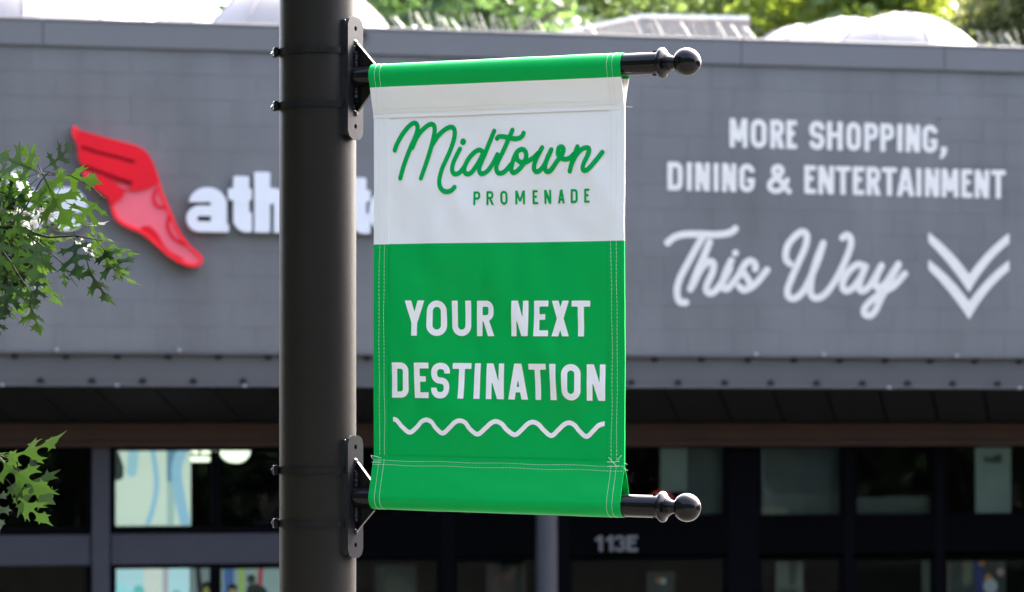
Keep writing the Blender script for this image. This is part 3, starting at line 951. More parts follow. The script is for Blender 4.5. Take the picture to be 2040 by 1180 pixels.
# bird spikes standing along the parapet
rng = random.Random(4)
def spikes(px0, px1):
    a, b = W(px0, 60)[0], W(px1, 60)[0]
    n = max(1, round((b-a)/.5))
    L = (b-a)/n
    for i in range(n):
        s = a+i*L
        e, org = wall_thing('bird_spike_strip', s, .05, Z_TOP, label='strip of pale slanted bird spikes on the parapet top', cat='bird spikes', group='bird spike strips along the parapet')
        MB().box(0, L-.01, -.02, .03, .001, .012).build('base', M['spike'], e)
        m = MB()
        x = .015
        while x < L-.02:
            hh = .135+rng.uniform(-.03, .02)
            lean = -.05+rng.uniform(-.02, .02)
            y = rng.choice((-.06, 0, .05))
            m.tube([(x, 0, .01), (x+lean, y, hh)], [.0065, .005], 5)
            x += .052+rng.uniform(-.012, .022)
        tag(m.build('spike_row', M['spike'], e), kind='stuff')
spikes(790, 1515)
spikes(1955, 2240)

# small wall lamp beside the pole, below the coping
s_, z_ = W(722, 72, -.03)
e, org = wall_thing('wall_fitting', s_, -.03, z_, label='small pale round fitting on the coping right of the pole', cat='fitting')
V, fc = fill(s_path([(0, 0)], .05), -.06, .06, -.06, .06, .012)
slab(V, fc, lambda x, y, k: (x, -.03+.03*k, y), 1).build('body', M['fascia'], e)
V, fc = fill(s_path([(0, 0)], .022), -.03, .03, -.03, .03, .008)
slab(V, fc, lambda x, y, k: (x, -.04+.0095*k, y), 1).build('eye', M['bolt'], e)

# trees behind the shop
def bg_tree(x, y, h, cr, col, tcol, seed, label, n=40000, bias=0.0):
    r = random.Random(seed)
    e = empty('background_tree', (x, y, 0), label=label, cat='tree', group='sunlit trees behind the shop')
    tr = MB()
    tr.tube([(0,0,0),(.1,0,h*.25),(-.05,.1,h*.55),(.05,0,h*.85)], [.28,.22,.14,.05], 10)
    for k in range(9):
        a = r.uniform(0, 6.28); z = h*r.uniform(.3, .7)
        L = cr*r.uniform(.6, .9)
        tr.tube([(0,0,z),(math.cos(a)*L*.5, math.sin(a)*L*.5, z+L*.25),(math.cos(a)*L, math.sin(a)*L, z+L*.45)], [.09,.06,.02], 7)
    tr.build('trunk', M['bark'], e, True)
    clumps = []
    for k in range(85):
        a, u = r.uniform(0, 6.28), r.uniform(-1, 1)
        q = Vector((math.cos(a)*math.sqrt(1-u*u), math.sin(a)*math.sqrt(1-u*u), u))*r.uniform(.45, 1.0)
        clumps.append((Vector((q.x*cr, q.y*cr, h*.60+q.z*h*.38)), cr*r.uniform(.20, .36)))
    vs, fs = [], []
    for k in range(n):
        c, cr_ = r.choice(clumps)
        d = Vector((r.gauss(0, 1), r.gauss(0, 1), r.gauss(0, 1)))
        d = d.normalized()*cr_*(r.random()**.45)
        pnt = c+d
        s = r.uniform(.05, .09)
        ax = Vector((r.gauss(0, 1), r.gauss(0, 1), r.gauss(0, .6))).normalized()
        bx = ax.cross(Vector((r.gauss(0, 1), r.gauss(0, 1), r.gauss(0, 1)))).normalized()
        o = len(vs)
        vs += [pnt-ax*s*1.4, pnt+bx*s*.8, pnt+ax*s*1.4, pnt-bx*s*.8]
        fs.append((o, o+1, o+2, o+3))
    lm = mat('tree_leaf', col, .5, var=.3, scale=1.5, trans=tcol, tfac=.5)
    me = bpy.data.meshes.new('crown'); me.from_pydata([tuple(v) for v in vs], [], fs); me.materials.append(lm)
    tag(link('crown', me, e), kind='stuff')
specs = [
    (-1.2, 44, 12.8, 3.3, (0.0456,0.0855,0.0398), (0.1431,0.2499,0.0595), 'dark green tree just right of the pole top'),
    (2.2, 50, 14.5, 3.4, (0.0627,0.1024,0.0421), (0.2381,0.3332,0.0892), 'soft green tree behind the middle of the roof'),
    (5.4, 46, 12.6, 2.8, (0.0684,0.1137,0.0285), (0.3215,0.4047,0.0415), 'bright yellow green tree left of the tall white dome'),
    (7.6, 50, 15.5, 3.2, (0.0684,0.0855,0.0398), (0.2619,0.2919,0.1071), 'olive tree behind the tallest white dome'),
    (9.8, 44, 13.8, 3.0, (0.0627,0.0795,0.0342), (0.2499,0.2736,0.0892), 'olive green tree at the right edge behind the roof'),
    (13.0, 52, 15.5, 3.6, (0.0627,0.0910,0.0342), (0.2381,0.2976,0.0716), 'green tree beyond the right end of the shop'),
    (4.0, 62, 19.0, 4.2, (0.0627,0.1024,0.0378), (0.2140,0.2976,0.0716), 'taller green tree farther back in the middle'),
]
for i, (x, y, h, cr, c, t, lb) in enumerate(specs):
    bg_tree(x, y, h, cr, c, t, 20+i, lb)

fr_ = random.Random(91)
vs, fs = [], []
for k in range(30000):
    x = fr_.uniform(-5, 26)
    top = 17.5+2.5*noise.noise((x*.22, 1, 0))+1.3*noise.noise((x*.8, 3, 0))
    z = 3+(top-3)*(fr_.random()**.75)
    p = Vector((x, 84+fr_.gauss(0, 2), z))
    q_ = fr_.uniform(.10, .20)
    ax = Vector((fr_.gauss(0, 1), fr_.gauss(0, 1), fr_.gauss(0, 1))).normalized()
    bx = ax.cross(Vector((fr_.gauss(0, 1), fr_.gauss(0, 1), fr_.gauss(0, 1)))).normalized()
    o = len(vs)
    vs += [p-ax*q_*1.3, p+bx*q_*.8, p+ax*q_*1.3, p-bx*q_*.8]
    fs.append((o, o+1, o+2, o+3))
me = bpy.data.meshes.new('far_woods'); me.from_pydata([tuple(v) for v in vs], [], fs)
me.materials.append(mat('far_leaf', (.085, .12, .055), .6, var=.3, scale=.4, spec=.2, trans=(.27, .35, .11), tfac=.5))
tag(link('far_woods', me), kind='stuff')

# ------------------------------------------------------------------ the dark pole and its two banner brackets
PX, PY = -0.3148, 4.61
PSI = R(26.7)
PR = 0.0622
DRP = 0.0166
pole = empty('banner_pole', (PX, PY, 0), (0, 0, -PSI), label='thick dark bronze round pole carrying the green banner', cat='pole')
MB().tube([(0,0,.03),(0,0,6.4)], PR, 96).build('shaft', M['pole'], pole, True)
MB().lathe_x([(0, .11),(.035, .11),(.06, .085),(.10, .075)], 40)
bp = MB(); n = 48
for k, (z, r) in enumerate([(0.002, .14), (.03, .14), (.05, .10), (.12, .075), (.14, .064)]):
    bp.v += [(r*math.cos(2*math.pi*j/n), r*math.sin(2*math.pi*j/n), z) for j in range(n)]
for k in range(4):
    bp.f += [(k*n+j, k*n+(j+1) % n, (k+1)*n+(j+1) % n, (k+1)*n+j) for j in range(n)]
bp.build('base', M['pole'], pole, True)
MB().tube([(0,0,6.401),(0,0,6.44),(0,0,6.46)], [PR*1.1, PR*1.1, PR*.6], 40).build('cap', M['pole'], pole, True)

def plate_poly(hw, z0, z1, ch):
    return [(-hw, z0+ch), (-hw+ch*.3, z0+ch*.35), (-hw+ch, z0), (hw-ch, z0), (hw-ch*.3, z0+ch*.35), (hw, z0+ch),
            (hw, z1-ch), (hw-ch*.3, z1-ch*.35), (hw-ch, z1), (-hw+ch, z1), (-hw+ch*.3, z1-ch*.35), (-hw, z1-ch)]
def bracket(vp, va, zb, label, strap_v):
    """vp: plate centre, va: arm axis height at the pole axis (all relative to the lens height)."""
    e = empty('banner_bracket', (PX, PY, CAMZ+vp), (0, 0, -PSI), label=label, cat='bracket', group='black banner brackets')
    HW, HL = 0.0245, 0.0985
    x1 = PR+0.0085
    # face plate with two holes: ring fill then slab across local y-z
    pl = plate_poly(HW, -HL, HL, .014)
    f = SUB(s_poly(pl), s_path([(0, .080)], .0042), s_path([(0, -.0775)], .0042))
    V, fc = fill(f, -HW-.002, HW+.002, -HL-.002, HL+.002, .0021)
    slab(V, fc, lambda y, z, k: (x1-.005*k, y, z), 1).build('face_plate', M['plate'], e)
    for s in (-1, 1):
        MB().box(x1-.036, x1-.0052, s*HW-(.004 if s > 0 else 0), s*HW+(0 if s > 0 else .004), -HL+.006, HL-.006, .0012).build('side_flange', M['plate'], e)
    ua = lambda u: va-vp-DRP*u
    g0, g1 = x1+.0005, .106
    gp = [(g0, .0510), (g0+.004, .0560), (g1, ua(g1)+.0205), (g1, ua(g1)-.0205), (g0+.004, -.0545), (g0, -.0500)]
    MB().prism_xz(gp, -.0028, .0028).build('gusset', M['black'], e)
    # weld beads
    wm = MB(); rr = random.Random(int(abs(vp)*1000))
    for k in range(64):
        z = -.04+.08*k/63
        r_ = .0014+rr.random()*.0016
        for sy in (-1, 1):
            wm.tube([(g0-.001, sy*.004, z-.001), (g0+.002, sy*.0045, z), (g0+.002+rr.random()*.004, sy*.0035, z+.001)], [r_*.6, r_, r_*.5], 8)
    wm.build('weld', M['black'], e, True)
    for z in (.058, -.056):
        MB().tube([(g0-.004, 0, z-.002), (g0+.001, 0, z), (g0+.003, 0, z+.001)], [.005, .0045, .001], 10).build('weld_blob', M['plate'], e, True)
    # arm with collar and ball
    tr_ = .0172
    arm = MB().lathe_x([(g0, tr_), (.603, tr_)], 40, ua).build('arm', M['black'], e, True)
    fin = [(.6032, .0178), (.6040, .0186), (.6058, .0186), (.6062, .0212), (.6070, .0228), (.6085, .0236), (.6110, .0237), (.6122, .0230), (.6132, .0212), (.6145, .0185), (.6160, .0163), (.6166, .0150), (.6185, .0150), (.6192, .0134), (.6212, .0132), (.6217, .0116), (.6240, .0112), (.6262, .0100), (.6300, .0094), (.6330, .0092)]
    cxb, rb = .6495, .0217
    a0 = math.acos((.6345-cxb)/rb)
    for k in range(19):
        a = a0*(1-k/18)
        fin.append((cxb+rb*math.cos(a), max(rb*math.sin(a), 1e-4)))
    MB().lathe_x(fin, 48, ua).build('finial', M['black'], e, True)
    sc_ = ua(.596)+tr_
    MB().tube([(.596, 0, sc_-.002), (.596, 0, sc_+.0018)], .0035, 10).build('set_screw', M['black'], e, True)
    MB().tube([(.596, 0, ua(.596)-tr_+.002), (.596, 0, ua(.596)-tr_-.0012)], .0035, 10).build('set_screw', M['black'], e, True)
    # two worm-drive bands
    for v in strap_v:
        z = v-vp
        bm = MB(); n = 72
        rr_ = PR+.0012
        a_s = math.asin((HW+.0008)/(rr_+.002))
        ring = []
        for k in range(n+1):
            a = a_s+(2*math.pi-2*a_s)*k/n
            ring.append((rr_*math.cos(a), rr_*math.sin(a)))
        path = [(x1-.0065, HW-.006), (x1-.0065, HW+.0022), (x1-.012, HW+.0022)]+ring[1:-1]+[(x1-.012, -HW-.0022), (x1-.0065, -HW-.0022), (x1-.0065, -HW+.006)]
        hb = .0056
        nn = len(path)
        for (x, y) in path:
            r0 = math.hypot(x, y); k = (r0+.0011)/r0
            bm.v += [(x, y, z-hb), (x, y, z+hb), (x*k, y*k, z+hb), (x*k, y*k, z-hb)]
        for k in range(nn-1):
            for j in range(4):
                bm.f.append((4*k+j, 4*k+(j+1) % 4, 4*k+4+(j+1) % 4, 4*k+4+j))
        bm.f += [(0,1,2,3), (4*nn-4, 4*nn-1, 4*nn-2, 4*nn-3)]
        band = bm.build('hose_clamp', M['band'], e, True)
        # worm slots seen as little raised ridges
        sm = MB()
        for k in range(40):
            a = -a_s-R(3)-R(1.75)*k
            ca, sa = math.cos(a), math.sin(a)
            r_ = rr_+.0010
            for (ra, rb2, wz) in ((0, .0007, hb*.72),):
                tx, ty = -sa*.00045, ca*.00045
                o = len(sm.v)
                for rad in (r_, r_+rb2):
                    for sg in (-1, 1):
                        for zz in (-wz, wz):
                            sm.v.append((rad*ca+sg*tx, rad*sa+sg*ty, z+zz))
                sm.f += [tuple(o+i for i in f) for f in ((4,5,7,6),(0,1,5,4),(2,6,7,3),(0,4,6,2),(1,3,7,5))]
        tag(sm.build('band_slots', M['plate'], band), kind='stuff')
        # screw housing on the side of the pole seen at its left edge
        aa = math.pi+PSI*1.0+R(14)
        ca, sa = math.cos(aa), math.sin(aa)
        def rot(m):
            m.v = [(x*ca-y*sa, x*sa+y*ca, zz) for x, y, zz in m.v]
            return m
        rot(MB().box(rr_+.0015, rr_+.0095, -.008, .008, z-.0078, z+.0078, .0015)).build('screw_housing', M['black'], band)
        rot(MB().tube([(rr_+.0055, -.020, z), (rr_+.0055, -.006, z)], [.0052, .0052], 6)).build('screw', M['black'], band)
    return e
vtop = lambda py, x=700: (HY-py)/F*4.57
bracket(.5605, .5640, 0, 'upper black bracket holding the arm through the green top sleeve', (vtop(101), vtop(208.5)))
bracket(-.1130, -.1122, 0, 'lower black bracket holding the arm through the green bottom sleeve', (vtop(937), vtop(1043.5)))

# ------------------------------------------------------------------ the banner
cps, sps = math.cos(PSI), math.sin(PSI)
def BN(px, py):
    """Banner-plane (u, v) of a photograph point; v is measured square to the drooping arms."""
    r = (px-CX)/F
    u = (r*PY-PX)/(cps+r*sps)
    Y = PY-u*sps
    return u, (HY-py)/F*Y+DRP*u
ban = empty('street_banner', (PX, PY, CAMZ), (0, 0, -PSI), label='green and white vertical vinyl banner stretched between two black arms', cat='banner')
UL, UR = BN(746, 500)[0], BN(1244, 500)[0]
VA_T, VA_B = .5640, -.1122
SR, SEAM = .0188, .0635
V_ST, V_SB = VA_T-SEAM, VA_B+SEAM
V_MID = BN(760, 487)[1]*.5+BN(1230, 480)[1]*.5
def relief(u, v):
    """Slow slack in the cloth, plus a few soft diagonal folds."""
    k = min(1.0, max(0.0, (V_ST-v)/.10))*min(1.0, max(0.0, (v-V_SB)/.08))
    a = .0018*math.sin(9*u+4*v+.4)+.0011*math.sin(21*u-17*v+1.7)+.0009*math.sin(33*(u*.8+v*.55)+.6)
    a += .0016*math.exp(-((u-.24+(v-.25)*.5)/.035)**2)*math.exp(-((v-.30)/.10)**2)
    a += .0020*math.exp(-(((u-.42)+(v-.10)*.7)/.028)**2)*math.exp(-((v-.10)/.10)**2)
    a += .0012*noise.noise((u*14, v*9, 2.0))
    a += .0011*noise.noise((u*30+5, v*22, 7.0))*k+.0007*noise.noise((u*70, v*70, 3.0))*math.exp(-min(abs(u-UL), abs(UR-u))/.04)
    edge = min(1.0, max(0.0, min(u-UL, UR-u)/.07))
    return 2.2*a*(.25+.75*k)*(.22+.78*edge)
def cloth(u, v, lift=0.0):
    return (u, -relief(u, v)-lift, v)
# body: white above, green below, one sheet each so that the colour edge is crisp
def body(v0, v1, name, m_, u0=UL, u1=UR, lift=0.0, nu=60, nv=60, thick=.0006, curl=False):
    m = MB()
    us = [u0+(u1-u0)*i/nu for i in range(nu+1)]
    vs_ = [v0+(v1-v0)*j/nv for j in range(nv+1)]
    for k in (0, 1):
        for v in vs_:
            for u in us:
                x, y, z = cloth(u, v, lift)
                m.v.append((x, y+thick*k, z))
    W_ = nu+1; o = W_*(nv+1)
    for j in range(nv):
        for i in range(nu):
            a = j*W_+i
            m.f.append((a, a+1, a+W_+1, a+W_)); m.f.append((a+o, a+W_+o, a+W_+1+o, a+1+o))
    for i in range(nu):
        m.f.append((i, i+o, i+1+o, i+1)); a = nv*W_+i; m.f.append((a, a+1, a+1+o, a+o))
    for j in range(nv):
        a = j*W_; m.f.append((a, a+W_, a+W_+o, a+o)); a = j*W_+nu; m.f.append((a, a+o, a+W_+o, a+W_))
    return m.build(name, m_, ban, True)
body(V_MID+.0002, V_ST+.004, 'white_panel', M['white_vinyl'])
body(V_SB-.004, V_MID, 'green_panel', M['green_vinyl'])
# folded side hems lie proud on the cloth
HEML, HEMR = BN(775, 500)[0], BN(1211.5, 500)[0]
vl = BN(760, 487.5)[1]; vr = BN(1228, 480)[1]
for (a, b, vm) in ((UL-.0006, HEML, vl), (HEMR, UR+.0006, vr)):
    body(vm+.0002, V_ST+.003, 'side_hem', M['white_vinyl'], a, b, .0011, 6, 60, .0026)
    body(V_SB-.003, vm, 'side_hem', M['green_vinyl'], a, b, .0011, 6, 60, .0026)

# pole sleeves: cloth that runs round the arm and meets again at the seam
def sleeve(va, sgn, name, green_to):
    """sgn -1: hangs below the top arm, +1: rises above the bottom arm."""
    D = SEAM
    al = math.acos(SR/D)                    # tangent angle
    prof = []
    over = .0045
    # front layer from the seam to the tangent point, round the arm, back layer to the seam
    tx, tz = SR*math.sin(al), SR*math.cos(al)
    # local profile: q = towards the camera, w = along sgn (0 at the arm axis, D at the seam)
    n1, n2 = 16, 22
    prof.append((.0016, D+over)); prof.append((.0018, D+.001))
    for k in range(n1+1):
        t = k/n1
        prof.append((.0018*(1-t)+tx*t, (D-.002)*(1-t)+tz*t))
    for k in range(1, n2):
        a = math.pi/2-(math.pi/2-math.acos(tz/SR)) if False else 0
        th0 = math.atan2(tz, tx); th1 = math.pi-th0+2*math.pi*0
        # go from th0 (front) the long way round, away from the seam, to the back
        th = th0-(2*math.pi-(math.pi-2*th0)) * k/n2
        prof.append((SR*math.cos(th), SR*math.sin(th)))
    for k in range(n1+1):
        t = k/n1
        prof.append((-tx*(1-t)-.0012*t, tz*(1-t)+(D-.002)*t))
    prof.append((-.0014, D+over))
    L = [0]
    for a, b in zip(prof[:-1], prof[1:]):
        L.append(L[-1]+math.hypot(b[0]-a[0], b[1]-a[1]))
    return prof, L
def sleeve_mesh(va, sgn, name, colour_at):
    prof, L = sleeve(va, sgn, name, 0)
    nu = 70
    mats = {}
    npf = len(prof)
    def pt(i, j, inner):
        u = UL-.001+(UR-UL+.002)*i/nu
        q, w = prof[j]
        # slack: soft dents fading towards the arm
        d = .0011*noise.noise((u*18, w*30+sgn*3, 1.3))+.0009*math.sin(38*u+60*w)*math.exp(-((u-UL)/.09)**2)+.0010*math.sin(30*(UR-u)+70*w)*math.exp(-((UR-u)/.08)**2)
        r = math.hypot(q, w)
        k = 1.0 if r > SR*1.05 else .35
        n_ = (q/r if r < SR*1.02 else (1 if q > 0 else -1), w/r if r < SR*1.02 else 0)
        off = d*k*min(1.0, max(0.15, (SEAM-w)/.03))-(.0006 if inner else 0)
        q2, w2 = q+n_[0]*off, w+n_[1]*off
        return (u, -q2-relief(u, va+sgn*SEAM)*min(1.0, max(0.0, w/SEAM)), va+sgn*w2)
    def part(j0, j1, m_):
        m = MB()
        rows = list(range(j0, j1+1))
        for inner in (0, 1):
            for j in rows:
                for i in range(nu+1):
                    m.v.append(pt(i, j, inner))
        W_ = nu+1; nr = len(rows); o = W_*nr
        for a in range(nr-1):
            for i in range(nu):
                k = a*W_+i
                m.f.append((k, k+1, k+W_+1, k+W_)); m.f.append((k+o, k+W_+o, k+W_+1+o, k+1+o))
        for a in range(nr-1):
            for i in (0, nu):
                k = a*W_+i
                m.f.append((k, k+W_, k+W_+o, k+o))
        for i in range(nu):
            m.f.append((i, i+1, i+1+o, i+o)); k = (nr-1)*W_+i; m.f.append((k, k+o, k+1+o, k+1))
        return m.build(name, m_, ban, True)
    return prof, pt, part, nu
# top sleeve: green round the arm, white towards the seam
prof, ptT, partT, nuS = sleeve_mesh(VA_T, -1, 'top_sleeve', None)
v_gw = BN(760, 176)[1]*.5+BN(1225, 156)[1]*.5
w_gw = VA_T-v_gw
jf = min(range(2, 19), key=lambda j: abs(prof[j][1]-w_gw))
shift = (w_gw-prof[jf][1])
prof[jf] = (prof[jf][0], w_gw)
jb = min(range(len(prof)-18, len(prof)-1), key=lambda j: abs(prof[j][1]-w_gw))
partT(jf, jb, M['green_vinyl']).name = 'top_sleeve'
for a, b in ((0, jf), (jb, len(prof)-1)):
    partT(a, b, M['white_vinyl']).name = 'sleeve_skirt'
profB, ptB, partB, _ = sleeve_mesh(VA_B, 1, 'bottom_sleeve', None)
partB(0, len(profB)-1, M['green_vinyl'])

# stitching: short raised dashes
def dash(m, p, q, up, w=.00025, h=.00035):
    p, q, up = Vector(p), Vector(q), Vector(up)
    d = (q-p).normalized(); s = d.cross(up).normalized()*w
    o = len(m.v)
    for c in (p, q):
        for a in (-1, 1):
            m.v.append(tuple(c+s*a)); m.v.append(tuple(c+s*a*.6+up*h))
    m.f += [tuple(o+i for i in f) for f in ((0,1,5,4),(2,6,7,3),(1,3,7,5),(0,2,3,1),(4,5,7,6))]
FR = (0, -1, 0)
def vstitch(px, v0, v1, m, step=.0062, wob=.0004):
    u0 = BN(px, 500)[0]
    v = v0; k = 0
    while v < v1:
        du = wob*math.sin(v*60+px)
        a, b = cloth(u0+du, v, .00125), cloth(u0+wob*math.sin((v+step*.7)*60+px), v+step*.7, .00125)
        dash(m, a, b, FR); v += step
def rowpt(pt, i, w, prof_):
    """Point of a sleeve's front layer at distance w from the arm axis."""
    for j in range(2, 18):
        w0, w1 = prof_[j][1], prof_[j+1][1]
        if w1 <= w <= w0:
            t = (w0-w)/(w0-w1+1e-9)
            a, b = Vector(pt(i, j, 0)), Vector(pt(i, j+1, 0))
            return a*(1-t)+b*t
    return Vector(pt(i, 2, 0))
m = MB()
for px in (757, 767, 1218.5, 1229):
    vstitch(px, V_SB+.006, V_ST-.006, m)
for (pt, prof_, offs) in ((ptT, prof, (.0015, .0075)), (ptB, profB, (.0015, .0085))):
    for w in offs:
        n = 74
        for k in range(n):
            i0, i1 = nuS*k/n, nuS*(k+.68)/n
            wv = SEAM-.002-w+.0006*math.sin(k*.33+w*800)
            a, b = rowpt(pt, i0, wv, prof_), rowpt(pt, i1, wv, prof_)
            dash(m, a+Vector((0,-.0003,0)), b+Vector((0,-.0003,0)), FR)
    # stitches that follow the hem round the sleeve
    for px in (757, 767, 1218.5, 1229):
        i = (BN(px, 500)[0]-(UL-.001))/(UR-UL+.002)*nuS
        for j in range(2, 34):
            p0, p1 = Vector(pt(i, j, 0)), Vector(pt(i, j+1, 0))
            if prof_[j][0] < -.004: break
            ln = (p1-p0).length
            nd = max(1, round(ln/.006))
            for q in range(nd):
                a, b = p0.lerp(p1, q/nd), p0.lerp(p1, (q+.7)/nd)
                nrm = Vector((0, -max(prof_[j][0], .002), 0)) if prof_[j][1] > SR else Vector((0, -prof_[j][0], (-1 if pt is ptB else 1)*abs(prof_[j][1]) if prof_[j][1] < 0 else 0))
                nrm = Vector((0, -1, 0)) if nrm.length < 1e-5 else nrm.normalized()
                dash(m, a+nrm*.0002, b+nrm*.0002, nrm)
tag(m.build('stitching', M['thread'], ban), kind='stuff')
# back-tacks and loose thread ends at the seam corners
def thread(pix, lift=.003, r=.00035):
    pts = []
    for x, y in pix:
        u, v = BN(x, y); pts.append((u, -.004-lift, v))
    MB().tube(pts, r, 5).build('loose_thread', M['thread'], ban)
thread([(1245,213),(1252,213.5),(1262,214)], 0)
thread([(1246,922),(1251,924),(1253,926)], .002); thread([(1246,932),(1250,936),(1249,939)], .002); thread([(1250,936),(1254,937)], .002)
thread([(1216,911),(1224,920),(1232,929)]); thread([(1213,920),(1226,921),(1238,919)]); thread([(1213,929.5),(1226,929.5),(1238,928)]); thread([(1234,918),(1238,912),(1242,907)])
thread([(743,907.5),(752,909),(764,913)]); thread([(744,911),(744,907),(746,914)]); thread([(745,921),(754,920.5),(764,921)])

# ---- print on the banner
LIFT = .0009
def ban_text(chars, q, xl, tl, bl, xr, tr, br, t, m_, name):
    for ch, a, b in chars:
        mid = (a+b)/2; k = (mid-xl)/(xr-xl)
        yt, yb = tl+(tr-tl)*k, bl+(br-bl)*k
        ua, vb = BN(*q(a, yb)); ub, _ = BN(*q(b, yb)); vt = BN(*q(mid, yt))[1]
        w, h = ub-ua, vt-vb
        V, fc = fill(glyph(ch, w, h, t*w if t > .1 else t), -.001, w*1.05+.001, -.001, h+.001, .00105)
        sheet(V, fc, lambda x, y: cloth(ua+x, vb+y, LIFT)).build(name, m_, ban)
q4 = lambda x, y: (740+x/3.4712, 560+y/3.4712)
q3 = lambda x, y: (740+x/3.923, 220+y/3.923)
TS = 41/3.4712/F*4.46/math.cos(PSI)*.97
ban_text([('Y',243,370),('O',387,516),('U',551,679),('R',719,840),('N',963,1082),('E',1121,1223),('X',1246,1366),('T',1385,1511)], q4, 243, 135, 379, 1511, 136, 384, TS, M['white_print'], 'letter')
ban_text([('D',148,264),('E',302,401),('S',418,543),('T',560,688),('I',712,754),('N',795,917),('A',947,1077),('T',1085,1212),('I',1237,1280),('O',1318,1445),('N',1485,1612)], q4, 148, 563, 806, 1612, 577, 829, TS, M['white_print'], 'letter')
ban_text([('P',797,850),('R',897,953),('O',1003,1058),('M',1117,1190),('E',1247,1290),('N',1341,1395),('A',1447,1503),('D',1553,1608),('E',1660,1705)], q3, 797, 635, 743, 1705, 612, 722, 17/3.923/F*4.46/math.cos(PSI)*.95, M['green_print'], 'letter')
def ban_strokes(strokes, q, r, m_, name, clip=None):
    ps = [[BN(*q(x, y)) for x, y in st] for st in strokes]
    fs_ = [s_path(p, r) for p in ps]
    xs = [a for p in ps for a, _ in p]; zs = [b for p in ps for _, b in p]
    f = U(*fs_)
    if clip: f = AND(f, clip)
    V, fc = fill(f, min(xs)-.008, max(xs)+.008, min(zs)-.008, max(zs)+.008, .00105)
    sheet(V, fc, lambda x, y: cloth(x, y, LIFT)).build(name, m_, ban)
RS = 17/3.923/F*4.48/math.cos(PSI)*1.0
ban_strokes([[(182,312),(202,260),(242,188),(290,128),(328,101),(354,110),(358,150),(340,210),(300,300),(258,410),(225,530)],
    [(318,290),(350,215),(398,152),(445,114),(476,110),(490,135),(486,190),(462,290),(428,400),(384,530)],
    [(472,268),(520,195),(572,148),(618,130),(642,150),(642,205),(618,290),(580,385),(547,460),(529,540),(536,595),(565,630),(602,636),(632,624),(652,602)]], q3, RS, M['green_print'], 'script_letter')
ban_strokes([[(685,302),(660,352),(637,410),(630,462),(642,492),(666,498),(692,482),(722,440)]], q3, RS, M['green_print'], 'script_letter')
V0 = BN(*q3(710, 245))
V, fc = fill(s_path([V0], RS*1.38), V0[0]-.01, V0[0]+.01, V0[1]-.01, V0[1]+.01, .00105)
sheet(V, fc, lambda x, y: cloth(x, y, LIFT)).build('script_dot', M['green_print'], ban)
ban_strokes([[(868,325),(840,310),(802,325),(758,372),(728,430),(722,472),(742,497),(778,482),(828,412),(868,335)], [(958,162),(922,245),(882,340),(848,420),(838,460),(846,488),(868,494),(905,472),(950,408),(982,345)]], q3, RS, M['green_print'], 'script_letter')
ban_strokes([[(1102,155),(1060,250),(1012,350),(978,420),(973,460),(985,486),(1010,492),(1045,472),(1088,422)], [(980,220),(992,207),(1020,205),(1062,211),(1110,221),(1150,219),(1178,202),(1190,178)]], q3, RS, M['green_print'], 'script_letter')
ban_strokes([[(1208,345),(1196,314),(1170,305),(1138,325),(1112,372),(1094,430),(1091,470),(1110,487),(1148,462),(1188,410),(1207,360),(1204,325)], [(1132,352),(1138,385),(1165,405),(1208,402),(1262,372),(1302,335)]], q3, RS, M['green_print'], 'script_letter')
ban_strokes([[(1335,292),(1302,350),(1274,410),(1266,455),(1280,478),(1305,474),(1340,440),(1372,385),(1408,308)], [(1408,308),(1376,370),(1357,430),(1357,468),(1376,480),(1405,462),(1450,400),(1490,345),(1502,305),(1490,286),(1466,296),(1460,338),(1476,368),(1510,382),(1550,372),(1582,342)]], q3, RS, M['green_print'], 'script_letter')
ban_strokes([[(1612,285),(1590,340),(1568,400),(1545,474)], [(1558,430),(1600,352),(1648,304),(1688,292),(1703,308),(1694,348),(1664,412),(1654,455),(1670,472),(1700,458),(1750,400),(1805,328)]], q3, RS, M['green_print'], 'script_letter')
wv = []
keys = [(140,955),(175,962),(215,1010),(265,1047),(315,1010),(345,975),(382,960),(420,975),(450,1015),(500,1053),(550,1015),(585,980),(622,966),(660,980),(690,1022),(742,1060),(795,1018),(830,985),(866,971),(905,990),(935,1028),(990,1064),(1040,1025),(1075,990),(1112,976),(1150,992),(1185,1032),(1237,1070),(1285,1030),(1322,995),(1360,981),(1398,998),(1432,1038),(1485,1076),(1535,1035),(1570,1000),(1612,986),(1625,985)]
ua, ub = BN(*q4(152, 960))[0], BN(*q4(1612, 985))[0]
ban_strokes([keys], q4, 14.6/3.4712/F*4.46/math.cos(PSI), M['white_print'], 'wave_line', s_box(ua, -1, ub, 1))

# the arms droop a little, and the cloth's rows droop with them while its sides stay upright
for o in ban.children:
    for v in o.data.vertices:
        v.co.z -= DRP*v.co.x

